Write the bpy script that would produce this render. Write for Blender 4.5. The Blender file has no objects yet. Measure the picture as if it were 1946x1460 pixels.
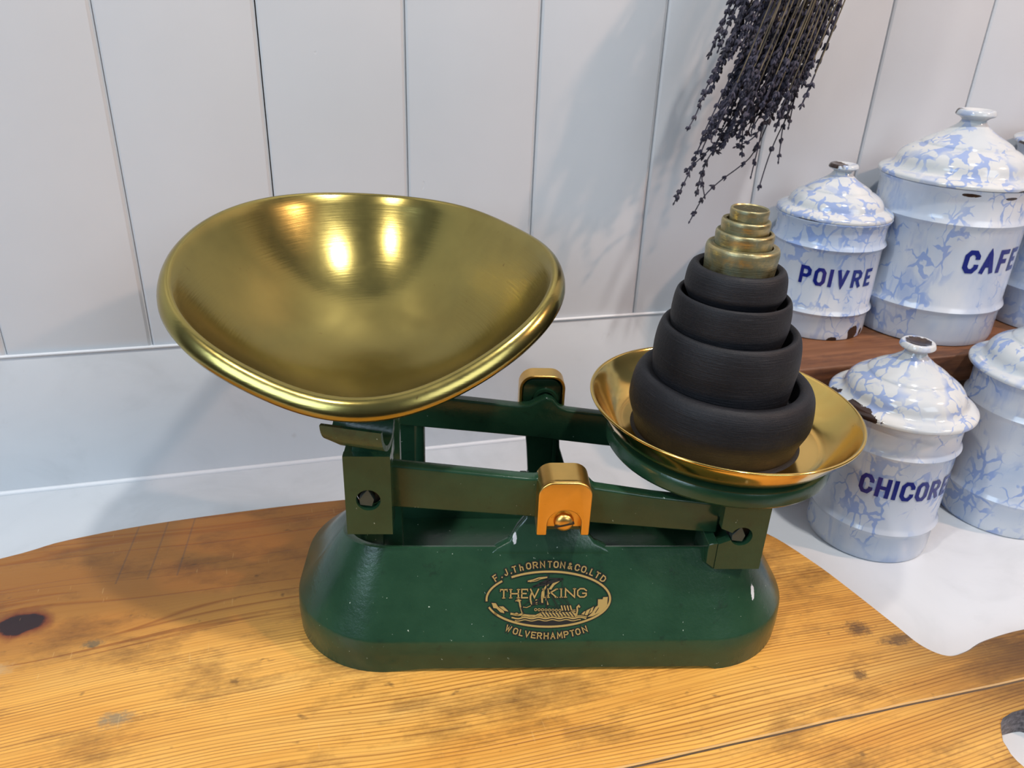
import bpy, bmesh, math, random
from mathutils import Vector, Matrix
PI = math.pi
rnd = random.Random(7)
S = bpy.context.scene
COL = S.collection

# ------------------------------------------------------------------ camera
F_PX, PITCH, YAW, ROLL = 1500.0, 0.46433, 0.283083, 0.04203
CAM = Vector((-0.0866, -0.6066, 0.3727))
fw = Vector((math.sin(YAW)*math.cos(PITCH), math.cos(YAW)*math.cos(PITCH), -math.sin(PITCH)))
r0 = Vector((math.cos(YAW), -math.sin(YAW), 0)); u0 = r0.cross(fw)
cr = math.cos(ROLL)*r0 + math.sin(ROLL)*u0
cu = -math.sin(ROLL)*r0 + math.cos(ROLL)*u0
cam_d = bpy.data.cameras.new('camera'); cam = bpy.data.objects.new('camera', cam_d); COL.objects.link(cam)
cam.matrix_world = Matrix(((cr.x, cu.x, -fw.x, CAM.x), (cr.y, cu.y, -fw.y, CAM.y), (cr.z, cu.z, -fw.z, CAM.z), (0, 0, 0, 1)))
cam_d.sensor_width = 36; cam_d.lens = F_PX/1946*36; cam_d.clip_start = 0.01
cam_d.dof.use_dof = True; cam_d.dof.focus_distance = 0.44; cam_d.dof.aperture_fstop = 18
S.camera = cam
S.view_settings.view_transform = 'Standard'; S.view_settings.look = 'None'
S.view_settings.gamma = 1; S.view_settings.exposure = -0.06; S.view_settings.use_curve_mapping = False

# ------------------------------------------------------------------ light
W = bpy.data.worlds.new('room_light'); S.world = W; W.use_nodes = True
nt = W.node_tree; nt.nodes.clear()
wo = nt.nodes.new('ShaderNodeOutputWorld'); bg = nt.nodes.new('ShaderNodeBackground')
tc = nt.nodes.new('ShaderNodeTexCoord'); sx = nt.nodes.new('ShaderNodeSeparateXYZ'); rp = nt.nodes.new('ShaderNodeValToRGB')
mr = nt.nodes.new('ShaderNodeMapRange'); mr.inputs[1].default_value = -1; mr.inputs[2].default_value = 1
nt.links.new(tc.outputs['Generated'], sx.inputs[0]); nt.links.new(sx.outputs['Z'], mr.inputs[0]); nt.links.new(mr.outputs[0], rp.inputs[0])
nt.links.new(rp.outputs[0], bg.inputs[0]); nt.links.new(bg.outputs[0], wo.inputs[0])
els = rp.color_ramp.elements
els[0].position = 0.0; els[0].color = (.06, .05, .04, 1)
els[1].position = 1.0; els[1].color = (.42, .50, .64, 1)
for p, c in ((.5, (.07, .07, .07, 1)), (.62, (.22, .25, .30, 1)), (.80, (.34, .41, .53, 1))):
    e = els.new(p); e.color = c
bg.inputs[1].default_value = 0.42

def lamp(name, loc, target, energy, color, size, shape='DISK'):
    d = bpy.data.lights.new(name, 'AREA'); d.energy = energy; d.color = color; d.shape = shape; d.size = size
    o = bpy.data.objects.new(name, d); COL.objects.link(o); o.location = loc
    o.rotation_euler = (Vector(target)-Vector(loc)).to_track_quat('-Z', 'Y').to_euler(); return o
lamp('downlight_right', (.38, -.60, 1.50), (0, -.25, 0), 11.5, (1.0, .96, .92), .07)
lamp('downlight_warm', (1.25, -.85, 1.25), (.62, 0, .3), 13, (1.0, .64, .46), .07)
lamp('downlight_left', (-.72, -.66, 1.50), (0, -.40, 0), 8, (1.0, .93, .84), .07)
lamp('fill_front', (.9, -2.3, 1.35), (0, -.2, .1), 13, (.80, .90, 1.0), 1.0, 'SQUARE')  # added soft panel, no real window; gives the brass bright reflections
lamp('fill_left', (-1.5, -1.2, 1.0), (0, -.1, .1), 17, (.62, .80, 1.0), .8, 'SQUARE')  # added cool fill standing in for a window, streaks the scoop's left side

# ------------------------------------------------------------------ helpers
def link(o, parent=None):
    COL.objects.link(o)
    if parent is not None: o.parent = parent
    return o
def meshobj(name, bm, mat, parent=None, smooth=None, loc=None):
    me = bpy.data.meshes.new(name)
    bmesh.ops.remove_doubles(bm, verts=bm.verts, dist=1e-7)
    bmesh.ops.recalc_face_normals(bm, faces=bm.faces)
    if smooth is not None:
        for f in bm.faces: f.smooth = True
        for e in bm.edges:
            if len(e.link_faces) == 2 and e.calc_face_angle(0) > math.radians(smooth): e.smooth = False
    bm.to_mesh(me); bm.free(); me.materials.append(mat)
    o = bpy.data.objects.new(name, me); link(o, parent)
    if loc is not None: o.location = loc
    return o
def empty(name, loc=(0, 0, 0), rot=(0, 0, 0)):
    o = bpy.data.objects.new(name, None); COL.objects.link(o); o.location = loc; o.rotation_euler = rot
    o.empty_display_size = .02; return o
def tag(o, label, cat, group=None):
    o['label'] = label; o['category'] = cat
    if group: o['group'] = group
    return o
def struct(o): o['kind'] = 'structure'; return o
def part_label(o, t): o['label'] = t; return o

def bm_box(bm, x0, x1, y0, y1, z0, z1, bev=0.0, seg=2, m=None):
    b = bmesh.new()
    vs = [b.verts.new((x, y, z)) for z in (z0, z1) for y in (y0, y1) for x in (x0, x1)]
    for f in ((0, 2, 3, 1), (4, 5, 7, 6), (0, 1, 5, 4), (2, 6, 7, 3), (0, 4, 6, 2), (1, 3, 7, 5)):
        b.faces.new([vs[i] for i in f])
    if bev: bmesh.ops.bevel(b, geom=b.edges[:], offset=bev, segments=seg, affect='EDGES', profile=.5)
    merge(bm, b, m)
def merge(bm, b, m=None):
    if m is not None: bmesh.ops.transform(b, matrix=m, verts=b.verts)
    me = bpy.data.meshes.new('tmp'); b.to_mesh(me); b.free(); bm.from_mesh(me); bpy.data.meshes.remove(me)
def bm_lathe(bm, prof, seg=96, cx=0, cy=0, cz=0, wob=None):
    rings = []
    for r, z in prof:
        if r < 1e-6: rings.append([bm.verts.new((cx, cy, cz+z))]); continue
        ring = []
        for i in range(seg):
            a = 2*PI*i/seg; rr = r*(1+(wob(a, z) if wob else 0))
            ring.append(bm.verts.new((cx+rr*math.cos(a), cy+rr*math.sin(a), cz+z)))
        rings.append(ring)
    for A, B in zip(rings, rings[1:]):
        if len(A) == 1 and len(B) == 1: continue
        for i in range(seg):
            j = (i+1) % seg
            if len(A) == 1: bm.faces.new((A[0], B[i], B[j]))
            elif len(B) == 1: bm.faces.new((A[i], A[j], B[0]))
            else: bm.faces.new((A[i], A[j], B[j], B[i]))
def smooth_prof(pts, n=6):
    """Catmull-Rom through a profile"""
    out = []
    P = [pts[0]]+list(pts)+[pts[-1]]
    for i in range(1, len(P)-2):
        p0, p1, p2, p3 = P[i-1], P[i], P[i+1], P[i+2]
        for k in range(n):
            t = k/n
            out.append(tuple(.5*((2*p1[j])+(-p0[j]+p2[j])*t+(2*p0[j]-5*p1[j]+4*p2[j]-p3[j])*t*t+(-p0[j]+3*p1[j]-3*p2[j]+p3[j])*t**3) for j in range(len(p1))))
    out.append(tuple(pts[-1])); return out
def bm_prism(bm, pts, a0, a1, axis='y', bev=0.0, seg=2, only_front=False, m=None):
    """polygon pts extruded; axis 'y': pts=(x,z); axis 'z': pts=(x,y); axis 'x': pts=(y,z)"""
    b = bmesh.new()
    def mk(p, a):
        return {'y': (p[0], a, p[1]), 'z': (p[0], p[1], a), 'x': (a, p[0], p[1])}[axis]
    A = [b.verts.new(mk(p, a0)) for p in pts]; B = [b.verts.new(mk(p, a1)) for p in pts]
    b.faces.new(A); b.faces.new(B[::-1]); n = len(pts)
    for i in range(n): b.faces.new((A[i], B[i], B[(i+1) % n], A[(i+1) % n]))
    bmesh.ops.recalc_face_normals(b, faces=b.faces)
    if bev:
        es = [e for e in b.edges if e.calc_face_angle(0) > .5]
        bmesh.ops.bevel(b, geom=es, offset=bev, segments=seg, affect='EDGES', profile=.5)
    merge(bm, b, m)
def bm_tube(bm, pts, rad, seg=8, cap=True):
    """rad: number or list"""
    n = len(pts); P = [Vector(p) for p in pts]; rings = []
    up = None
    for i, p in enumerate(P):
        t = (P[min(i+1, n-1)]-P[max(i-1, 0)]).normalized()
        if up is None:
            up = t.orthogonal().normalized()
        s = up - t*up.dot(t)
        s = s.normalized() if s.length > 1e-6 else t.orthogonal().normalized()
        up = s; q = t.cross(s); r = rad[i] if isinstance(rad, (list, tuple)) else rad
        rings.append([bm.verts.new(p+(s*math.cos(2*PI*k/seg)+q*math.sin(2*PI*k/seg))*r) for k in range(seg)])
    for A, B in zip(rings, rings[1:]):
        for k in range(seg): bm.faces.new((A[k], A[(k+1) % seg], B[(k+1) % seg], B[k]))
    if cap: bm.faces.new(rings[0][::-1]); bm.faces.new(rings[-1])
def arc(cx, cy, r, a0, a1, n):
    return [(cx+r*math.cos(math.radians(a0+(a1-a0)*i/n)), cy+r*math.sin(math.radians(a0+(a1-a0)*i/n))) for i in range(n+1)]

# ------------------------------------------------------------------ material helpers
class N:
    def __init__(s, name):
        s.m = bpy.data.materials.new(name); s.m.use_nodes = True; s.t = s.m.node_tree
        s.b = s.t.nodes['Principled BSDF']; s.tc = None
    def n(s, ty, **kw):
        o = s.t.nodes.new(ty)
        for k, v in kw.items(): setattr(o, k, v)
        return o
    def l(s, a, b): s.t.links.new(a, b)
    def obj(s):
        if s.tc is None: s.tc = s.n('ShaderNodeTexCoord')
        return s.tc.outputs['Object']
    def val(s, x, sock):
        if hasattr(x, 'is_linked') or isinstance(x, bpy.types.NodeSocket): s.l(x, sock)
        else: sock.default_value = x
    def math(s, op, a, b=0.0, c=0.0, clamp=False):
        o = s.n('ShaderNodeMath', operation=op, use_clamp=clamp)
        s.val(a, o.inputs[0]); s.val(b, o.inputs[1]); s.val(c, o.inputs[2]); return o.outputs[0]
    def map(s, vec, scale=(1, 1, 1), loc=(0, 0, 0), rot=(0, 0, 0)):
        o = s.n('ShaderNodeMapping'); s.l(vec, o.inputs[0]); o.inputs['Scale'].default_value = scale
        o.inputs['Location'].default_value = loc; o.inputs['Rotation'].default_value = rot; return o.outputs[0]
    def noise(s, vec, scale=1.0, detail=2.0, rough=.5, dist=0.0):
        o = s.n('ShaderNodeTexNoise'); s.l(vec, o.inputs['Vector']); o.inputs['Scale'].default_value = scale
        o.inputs['Detail'].default_value = detail; o.inputs['Roughness'].default_value = rough; o.inputs['Distortion'].default_value = dist
        return o.outputs['Fac']
    def ramp(s, fac, stops, interp='LINEAR'):
        o = s.n('ShaderNodeValToRGB'); s.l(fac, o.inputs[0]); cr = o.color_ramp; cr.interpolation = interp
        while len(cr.elements) < len(stops): cr.elements.new(.5)
        for e, (p, c) in zip(cr.elements, stops):
            e.position = p; e.color = (c, c, c, 1) if isinstance(c, (int, float)) else (*c, 1)
        return o.outputs[0]
    def mix(s, f, a, b, mode='MIX'):
        o = s.n('ShaderNodeMix', data_type='RGBA', blend_type=mode)
        s.val(f, o.inputs[0])
        for x, k in ((a, 6), (b, 7)):
            if isinstance(x, (tuple, list)): o.inputs[k].default_value = (*x, 1)
            else: s.l(x, o.inputs[k])
        return o.outputs[2]
    def sep(s, vec):
        o = s.n('ShaderNodeSeparateXYZ'); s.l(vec, o.inputs[0]); return o.outputs
    def comb(s, x, y, z):
        o = s.n('ShaderNodeCombineXYZ')
        for v, k in ((x, 0), (y, 1), (z, 2)): s.val(v, o.inputs[k])
        return o.outputs[0]
    def bump(s, h, strength=.3, dist=.001):
        o = s.n('ShaderNodeBump'); s.l(h, o.inputs['Height']); o.inputs['Strength'].default_value = strength; o.inputs['Distance'].default_value = dist
        s.l(o.outputs[0], s.b.inputs['Normal'])
    def set(s, color=None, rough=None, metal=None, spec=None, coat=None):
        if color is not None: s.val((*color, 1) if isinstance(color, tuple) else color, s.b.inputs['Base Color'])
        if rough is not None: s.val(rough, s.b.inputs['Roughness'])
        if metal is not None: s.val(metal, s.b.inputs['Metallic'])
        if spec is not None: s.b.inputs['Specular IOR Level'].default_value = spec
        if coat is not None: s.b.inputs['Coat Weight'].default_value = coat; s.b.inputs['Coat Roughness'].default_value = .06
        return s.m
    def blob(s, x, y, cx, cy, rx, ry, hard=1.0):
        """1 in the ellipse centre falling to 0"""
        a = s.math('POWER', s.math('DIVIDE', s.math('SUBTRACT', x, cx), rx), 2)
        b = s.math('POWER', s.math('DIVIDE', s.math('SUBTRACT', y, cy), ry), 2)
        return s.math('EXPONENT', s.math('MULTIPLY', s.math('ADD', a, b), -hard))

def plain(name, color, rough=.5, metal=0.0, spec=.5):
    k = N(name); return k.set(color, rough, metal, spec)

def mat_wall():
    k = N('painted_boards'); v = k.obj()
    c = k.noise(v, 5, 4, .6)
    col = k.ramp(c, [(.3, (.53, .55, .575)), (.7, (.57, .59, .615))])
    g = k.noise(k.map(v, (260, 260, 9)), 1, 4, .6); g2 = k.noise(k.map(v, (30, 30, 20)), 1, 3)
    dents = k.ramp(k.noise(k.map(v, (1, 1, .45)), 120, 2), [(.76, 0.), (.80, 1.)])
    h = k.math('SUBTRACT', k.math('ADD', k.math('MULTIPLY', g, .25), g2), k.math('MULTIPLY', dents, 1.2))
    k.bump(h, .26, .0007); return k.set(col, .42, 0, .45)
def mat_quartz(name, rough, bluish=1.0):
    k = N(name); v = k.obj()
    n1 = k.noise(v, 9, 5, .6, 1.2); n2 = k.noise(v, 55, 3, .6)
    col = k.ramp(n1, [(.3, (.54, .57, .595)), (.5, (.62, .65, .68)), (.8, (.65, .68, .71))])
    sp = k.ramp(n2, [(.70, 0.), (.78, .45)])
    col = k.mix(sp, col, (.50, .50, .51)); return k.set(col, rough, 0, .5)
def mat_brass(name, rough, tint, brushed=1.0, dirt=.5, scale=1.0):
    k = N(name); v = k.obj()
    n = k.noise(v, 22*scale, 4, .6); n2 = k.noise(v, 160*scale, 3, .7); n3 = k.noise(k.map(v, (40, 40, 900)), 1, 2)
    d = tuple(c*.62 for c in tint)
    col = k.mix(k.ramp(n, [(.35, dirt), (.62, 0.)]), tint, d)
    spots = k.ramp(n2, [(.70, 0.), (.76, .7)]); col = k.mix(spots, col, (.16, .09, .03))
    r = k.math('ADD', k.math('MULTIPLY', n, .16), rough-.06); h = k.math('ADD', k.math('MULTIPLY', n3, brushed), k.math('MULTIPLY', n2, .4))
    k.bump(h, .12, .0003); return k.set(col, r, 1.0)
def mat_green():
    k = N('green_enamel_paint'); v = k.obj()
    n = k.noise(v, 30, 4, .6); n2 = k.noise(v, 330, 3, .65); n3 = k.noise(v, 75, 5, .7)
    col = k.ramp(n, [(.3, (.012, .044, .022)), (.7, (.019, .064, .032))])
    col = k.mix(k.ramp(n3, [(.60, 0.), (.68, .55)]), col, (.012, .030, .018))
    chips = k.ramp(n2, [(.725, 0.), (.74, 1.)]); col = k.mix(k.math('MULTIPLY', chips, .8), col, (.50, .62, .52))  # pale specks: small chips plus gloss glints painted into the colour
    X = k.sep(v); nn = k.math('MULTIPLY', k.math('SUBTRACT', k.noise(v, 700, 4, .7), .5), 2.2)
    for cx, cy, cz, rx, ry, rz in ((.1206, -.0323, .0407, .0013, .004, .0065), (-.0206, -.0262, .0750, .0012, .003, .0050)):
        e = nn
        for comp, c0, r0_ in ((0, cx, rx), (1, cy, ry), (2, cz, rz)): e = k.math('ADD', e, k.math('POWER', k.math('DIVIDE', k.math('SUBTRACT', X[comp], c0), r0_), 2))
        col = k.mix(k.math('LESS_THAN', e, .8), col, (.62, .66, .70))
    h = k.math('ADD', k.math('MULTIPLY', n2, .6), n3); k.bump(h, .22, .0007)
    return k.set(col, k.math('ADD', k.math('MULTIPLY', n, .2), .13), 0, .5)
def mat_iron():
    k = N('black_cast_iron'); v = k.obj(); xyz = k.sep(v)
    n = k.noise(k.map(v, (45, 45, 1300)), 1, 3, .7); n2 = k.noise(v, 500, 3, .7); n3 = k.noise(v, 35, 4, .6)
    col = k.ramp(n3, [(.35, (.006, .0065, .009)), (.62, (.011, .0115, .015)), (.78, (.026, .021, .016))])
    scr = k.ramp(n, [(.60, 0.), (.72, .55)]); col = k.mix(scr, col, (.034, .035, .040))
    h = k.math('ADD', k.math('MULTIPLY', n, 1.0), k.math('MULTIPLY', n2, .7)); k.bump(h, .5, .0006)
    return k.set(col, .58, .0, .32)
def mat_enamel(name, seed, blue=.5, body=True):
    """white enamel with blue marbling, chips of bare steel where wear() says"""
    k = N(name); v = k.map(k.obj(), (1, 1, 1 if not body else .72), (seed*1.37, seed*.71, seed*.39))
    big = k.noise(v, 20, 3, .55, .6); m = k.noise(v, 24, 3, .55); wz = k.noise(v, 70, 2)
    nx = k.n('ShaderNodeTexNoise'); k.l(v, nx.inputs['Vector']); nx.inputs['Scale'].default_value = 45; nx.inputs['Detail'].default_value = 3
    sc_ = k.n('ShaderNodeVectorMath', operation='SCALE'); k.l(nx.outputs['Color'], sc_.inputs[0]); sc_.inputs['Scale'].default_value = .030
    ad = k.n('ShaderNodeVectorMath', operation='ADD'); k.l(v, ad.inputs[0]); k.l(sc_.outputs[0], ad.inputs[1])
    vo = k.n('ShaderNodeTexVoronoi', feature='DISTANCE_TO_EDGE'); k.l(ad.outputs[0], vo.inputs['Vector']); vo.inputs['Scale'].default_value = 92 if body else 80
    wid = k.math('MULTIPLY', k.math('SUBTRACT', wz, .38, clamp=True), .55 if body else .80)
    e = k.math('SUBTRACT', wid, vo.outputs['Distance']); vein = k.ramp(e, [(0.0, 0.), (.035, 1.)])
    mask = k.ramp(m, [(.42, .0), (.52, 1.)]); a = k.math('MULTIPLY', vein, mask)
    streak = k.ramp(k.noise(k.map(v, (1, 1, .35)), 60, 4, .65, .8), [(.56, 0.), (.66, .5)])
    a = k.math('MAXIMUM', a, streak)
    col = k.mix(k.ramp(big, [(.35, 0.), (.65, 1.)]), (.60, .63, .67) if blue > .4 else (.60, .61, .60), (.42, .50, .63) if blue > .4 else (.50, .54, .57))
    col = k.mix(k.math('MULTIPLY', a, .68), col, (.16, .27, .58))
    return k, col
def chips(k, col, items):
    """items: (angle_deg, z, half-width in deg, half-height in m)"""
    x, y, z = k.sep(k.obj())[:3]
    ang = k.math('MULTIPLY', k.math('ARCTAN2', y, x), 180/PI)
    nz = k.math('MULTIPLY', k.math('SUBTRACT', k.noise(k.obj(), 160, 4, .7), .5), 1.6)
    tot = None
    for a, zc, wa, hz in items:
        e = k.math('ADD', k.math('POWER', k.math('DIVIDE', k.math('SUBTRACT', ang, a), wa), 2), k.math('POWER', k.math('DIVIDE', k.math('SUBTRACT', z, zc), hz), 2))
        e = k.math('ADD', e, nz); f = k.math('LESS_THAN', e, .8)
        tot = f if tot is None else k.math('MAXIMUM', tot, f)
    col = k.mix(tot, col, (.030, .016, .012))
    return col, tot
def mat_board():
    k = N('old_pine_board'); v = k.obj(); x, y, z = k.sep(v)[:3]
    nw = k.noise(k.map(v, (2.2, 5, 1)), 1, 2); wy = k.math('MULTIPLY', k.math('SUBTRACT', nw, .5), .05)
    kn = k.blob(x, y, -.265, -.187, .055, .030); dy = k.math('SUBTRACT', y, -.187)
    bul = k.math('MULTIPLY', k.math('MULTIPLY', dy, kn), -.80)
    tr = k.blob(x, y, -.19, -.205, .09, .012)
    yp = k.math('ADD', k.math('ADD', k.math('ADD', y, wy), bul), k.math('MULTIPLY', tr, .006))
    fine = k.noise(k.comb(k.math('MULTIPLY', x, 3.0), k.math('MULTIPLY', yp, 520), 0.0), 1, 1, .5)
    mid = k.noise(k.comb(k.math('MULTIPLY', x, 2.0), k.math('MULTIPLY', yp, 300), 5.0), 1, 3, .65)
    coarse = k.noise(k.comb(k.math('MULTIPLY', x, 1.5), k.math('MULTIPLY', yp, 55), 3.0), 1, 2, .5)
    fy = k.n('ShaderNodeMapRange', interpolation_type='SMOOTHSTEP'); k.l(yp, fy.inputs[0])
    fy.inputs[1].default_value = -.20; fy.inputs[2].default_value = -.255
    wob = k.noise(k.comb(k.math('MULTIPLY', x, 4.0), k.math('MULTIPLY', yp, 30), 1.0), 1, 3, .55)
    ph = k.math('ADD', k.math('MULTIPLY', k.math('MULTIPLY', yp, k.math('ADD', 250.0, k.math('MULTIPLY', yp, -330))), 6.283), k.math('MULTIPLY', wob, 26))
    ringv = k.math('POWER', k.math('ADD', .5, k.math('MULTIPLY', k.math('SINE', ph), .5)), 4)
    amp = k.ramp(k.noise(k.comb(k.math('MULTIPLY', x, 5.0), k.math('MULTIPLY', yp, 70), 9.0), 1, 3, .6), [(.30, .25), (.60, 1.)])
    ringv = k.math('MULTIPLY', k.math('MULTIPLY', ringv, amp), 1.0)
    lf = k.math('ADD', k.math('MULTIPLY', ringv, .85), k.math('MULTIPLY', k.ramp(fine, [(.38, 1.), (.58, 0.)]), .25))
    lc = k.ramp(k.math('ABSOLUTE', k.math('SUBTRACT', coarse, .47)), [(.0, 1.), (.022, 0.)])
    lines = k.math('ADD', k.math('MULTIPLY', lf, k.math('ADD', .18, k.math('MULTIPLY', fy.outputs[0], .75))), k.math('MULTIPLY', lc, k.math('SUBTRACT', 1.0, k.math('MULTIPLY', fy.outputs[0], .92))), clamp=True)
    tone = k.noise(k.map(v, (6, 22, 1)), 1, 4, .6)
    base = k.ramp(tone, [(.25, (.66, .30, .050)), (.5, (.80, .42, .085)), (.75, (.84, .50, .130))])
    # back strip redder and browner: heartwood tone with the weaker light painted in
    hy = k.n('ShaderNodeMapRange', interpolation_type='SMOOTHSTEP'); k.l(k.math('ADD', yp, k.math('MULTIPLY', tone, .03)), hy.inputs[0])
    hy.inputs[1].default_value = -.245; hy.inputs[2].default_value = -.15
    base = k.mix(k.math('MULTIPLY', hy.outputs[0], .85), base, (.25, .088, .018))
    col = k.mix(k.math('MULTIPLY', lines, .85), base, (.26, .085, .014))
    st = k.ramp(k.noise(k.map(v, (11, 24, 1), (3, 1, 0)), 1, 6, .72), [(.50, 0.), (.72, .85)]); col = k.mix(st, col, (.10, .042, .014))
    st2 = k.ramp(k.noise(k.map(v, (60, 90, 1)), 1, 3, .6), [(.66, 0.), (.74, .6)]); col = k.mix(st2, col, (.07, .035, .018))
    # dirty handle end
    hd = k.blob(x, y, .345, -.340, .095, .060, .8); hn = k.math('MULTIPLY', hd, k.ramp(k.noise(k.map(v, (14, 60, 1)), 1, 5, .7), [(.28, .6), (.50, 1.)]))
    col = k.mix(k.math('MULTIPLY', hn, .95, clamp=True), col, (.050, .022, .010))
    # big knot
    nk = k.math('MULTIPLY', k.noise(v, 90, 3), .5)
    kc = k.math('ADD', k.blob(x, y, -.265, -.186, .020, .015), nk)
    col = k.mix(k.ramp(kc, [(.62, 0.), (.95, 1.)]), col, (.16, .035, .012)); col = k.mix(k.ramp(kc, [(.92, 0.), (1.05, 1.)]), col, (.022, .010, .012))
    for cx, cy, rx, ry, c in ((-.221, -.212, .007, .004, (.12, .10, .06)), (-.20, -.272, .011, .006, (.25, .20, .12)), (.235, -.304, .010, .008, (.06, .032, .02)), (.255, -.318, .016, .006, (.07, .04, .025)), (.212, -.337, .006, .005, (.09, .045, .02)), (-.27, -.222, .012, .006, (.50, .32, .14))):
        b = k.math('ADD', k.blob(x, y, cx, cy, rx*1.15, ry*1.15), k.math('MULTIPLY', k.math('SUBTRACT', k.noise(v, 260, 5, .75), .5), 1.5)); col = k.mix(k.ramp(b, [(.45, 0.), (.95, .8)]), col, c)
    # pencil lines ruled across the back
    for px in (-.213, -.194, -.176):
        f = k.math('MULTIPLY', k.math('LESS_THAN', k.math('ABSOLUTE', k.math('SUBTRACT', k.math('ADD', x, k.math('MULTIPLY', y, -.10)), px+.012)), .0006), k.math('GREATER_THAN', y, -.160))
        col = k.mix(k.math('MULTIPLY', f, .35), col, (.05, .05, .055))
    # glue joint of the two planks: dark crack with its shadow painted in, pale edge
    jw = k.math('ADD', -.363, k.math('MULTIPLY', k.math('SUBTRACT', k.noise(k.map(v, (8, 0, 0)), 1, 2), .5), .003))
    jd = k.math('ABSOLUTE', k.math('SUBTRACT', y, jw)); j = k.math('MULTIPLY', k.math('LESS_THAN', jd, .0006), k.math('GREATER_THAN', x, .02))
    col = k.mix(j, col, (.10, .062, .035)); jl = k.math('MULTIPLY', k.math('LESS_THAN', k.math('ABSOLUTE', k.math('SUBTRACT', y, k.math('ADD', jw, .0013))), .0006), k.math('GREATER_THAN', x, .02))
    col = k.mix(k.math('MULTIPLY', jl, .6), col, (.66, .45, .22))
    sc = k.noise(k.map(v, (500, 60, 1), (0, 0, 0), (0, 0, .9)), 1, 2); sc2 = k.ramp(sc, [(.70, 0.), (.76, .5)])
    col = k.mix(k.math('MULTIPLY', sc2, .5), col, (.72, .48, .20))
    # sides of the board are grey and furry with dirt
    gz = k.math('LESS_THAN', z, -.0012); col = k.mix(gz, col, k.ramp(k.noise(v, 300, 4, .7), [(.4, (.05, .04, .045)), (.65, (.20, .18, .19))]))
    h = k.math('SUBTRACT', k.math('SUBTRACT', k.math('MULTIPLY', tone, .5), k.math('MULTIPLY', lines, .5)), k.math('MULTIPLY', j, 3.0))
    k.bump(h, .5, .0006); return k.set(col, k.math('ADD', .30, k.math('MULTIPLY', tone, .18)), 0, .42)
def mat_shelfwood():
    k = N('dark_oak_riser'); v = k.obj()
    g = k.noise(k.map(v, (5, 120, 120)), 1, 3, .6); b = k.noise(k.map(v, (9, 30, 30)), 1, 5, .7)
    col = k.ramp(g, [(.3, (.11, .042, .018)), (.7, (.24, .105, .048))]); col = k.mix(k.ramp(b, [(.5, 0.), (.7, .85)]), col, (.035, .016, .012))
    k.bump(g, .3, .0006); return k.set(col, .5, 0, .4)

M_WALL = mat_wall(); M_UP = mat_quartz('upstand_quartz', .35); M_COUNTER = mat_quartz('white_quartz', .28)
M_CAULK = plain('white_caulk', (.70, .72, .75), .4)
M_SCOOP = mat_brass('brushed_old_brass', .20, (.37, .298, .092), 1.0, .45)
M_PAN = mat_brass('polished_brass', .12, (.80, .55, .16), .3, .25)
M_CAP = mat_brass('satin_brass', .30, (.80, .50, .14), .6, .3, 2)
def mat_tarnish():
    k = N('tarnished_brass'); v = k.obj(); n = k.noise(v, 90, 5, .65); n2 = k.noise(k.map(v, (60, 60, 1100)), 1, 3, .6); nm = k.sep(k.n('ShaderNodeNewGeometry').outputs['Normal'])[2]
    f = k.ramp(n, [(.40, .15), (.60, .85)]); col = k.mix(f, (.52, .41, .19), (.135, .165, .115)); col = k.mix(k.ramp(k.noise(v, 420, 3, .7), [(.64, 0.), (.72, .7)]), col, (.30, .33, .27))
    k.bump(k.math('ADD', n2, n), .35, .0005); return k.set(col, k.math('ADD', .27, k.math('MULTIPLY', f, .22)), k.math('SUBTRACT', 1.0, k.math('MULTIPLY', f, .45)))
M_WBR = mat_tarnish()
M_GREEN = mat_green(); M_IRON = mat_iron(); M_BOARD = mat_board(); M_RISER = mat_shelfwood()
M_STEEL = plain('bore_shadow_steel', (.035, .032, .032), .45, .6)  # dark tone of the discs that stand for shadow in the bores
M_GREY = plain('painted_pin', (.045, .06, .05), .45)
M_GOLD = plain('gold_transfer', (.42, .30, .10), .38, .15)
M_BLACK = plain('black_transfer', (.012, .012, .012), .45)
M_BLUE = plain('cobalt_lettering', (.006, .015, .17), .22)

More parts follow.
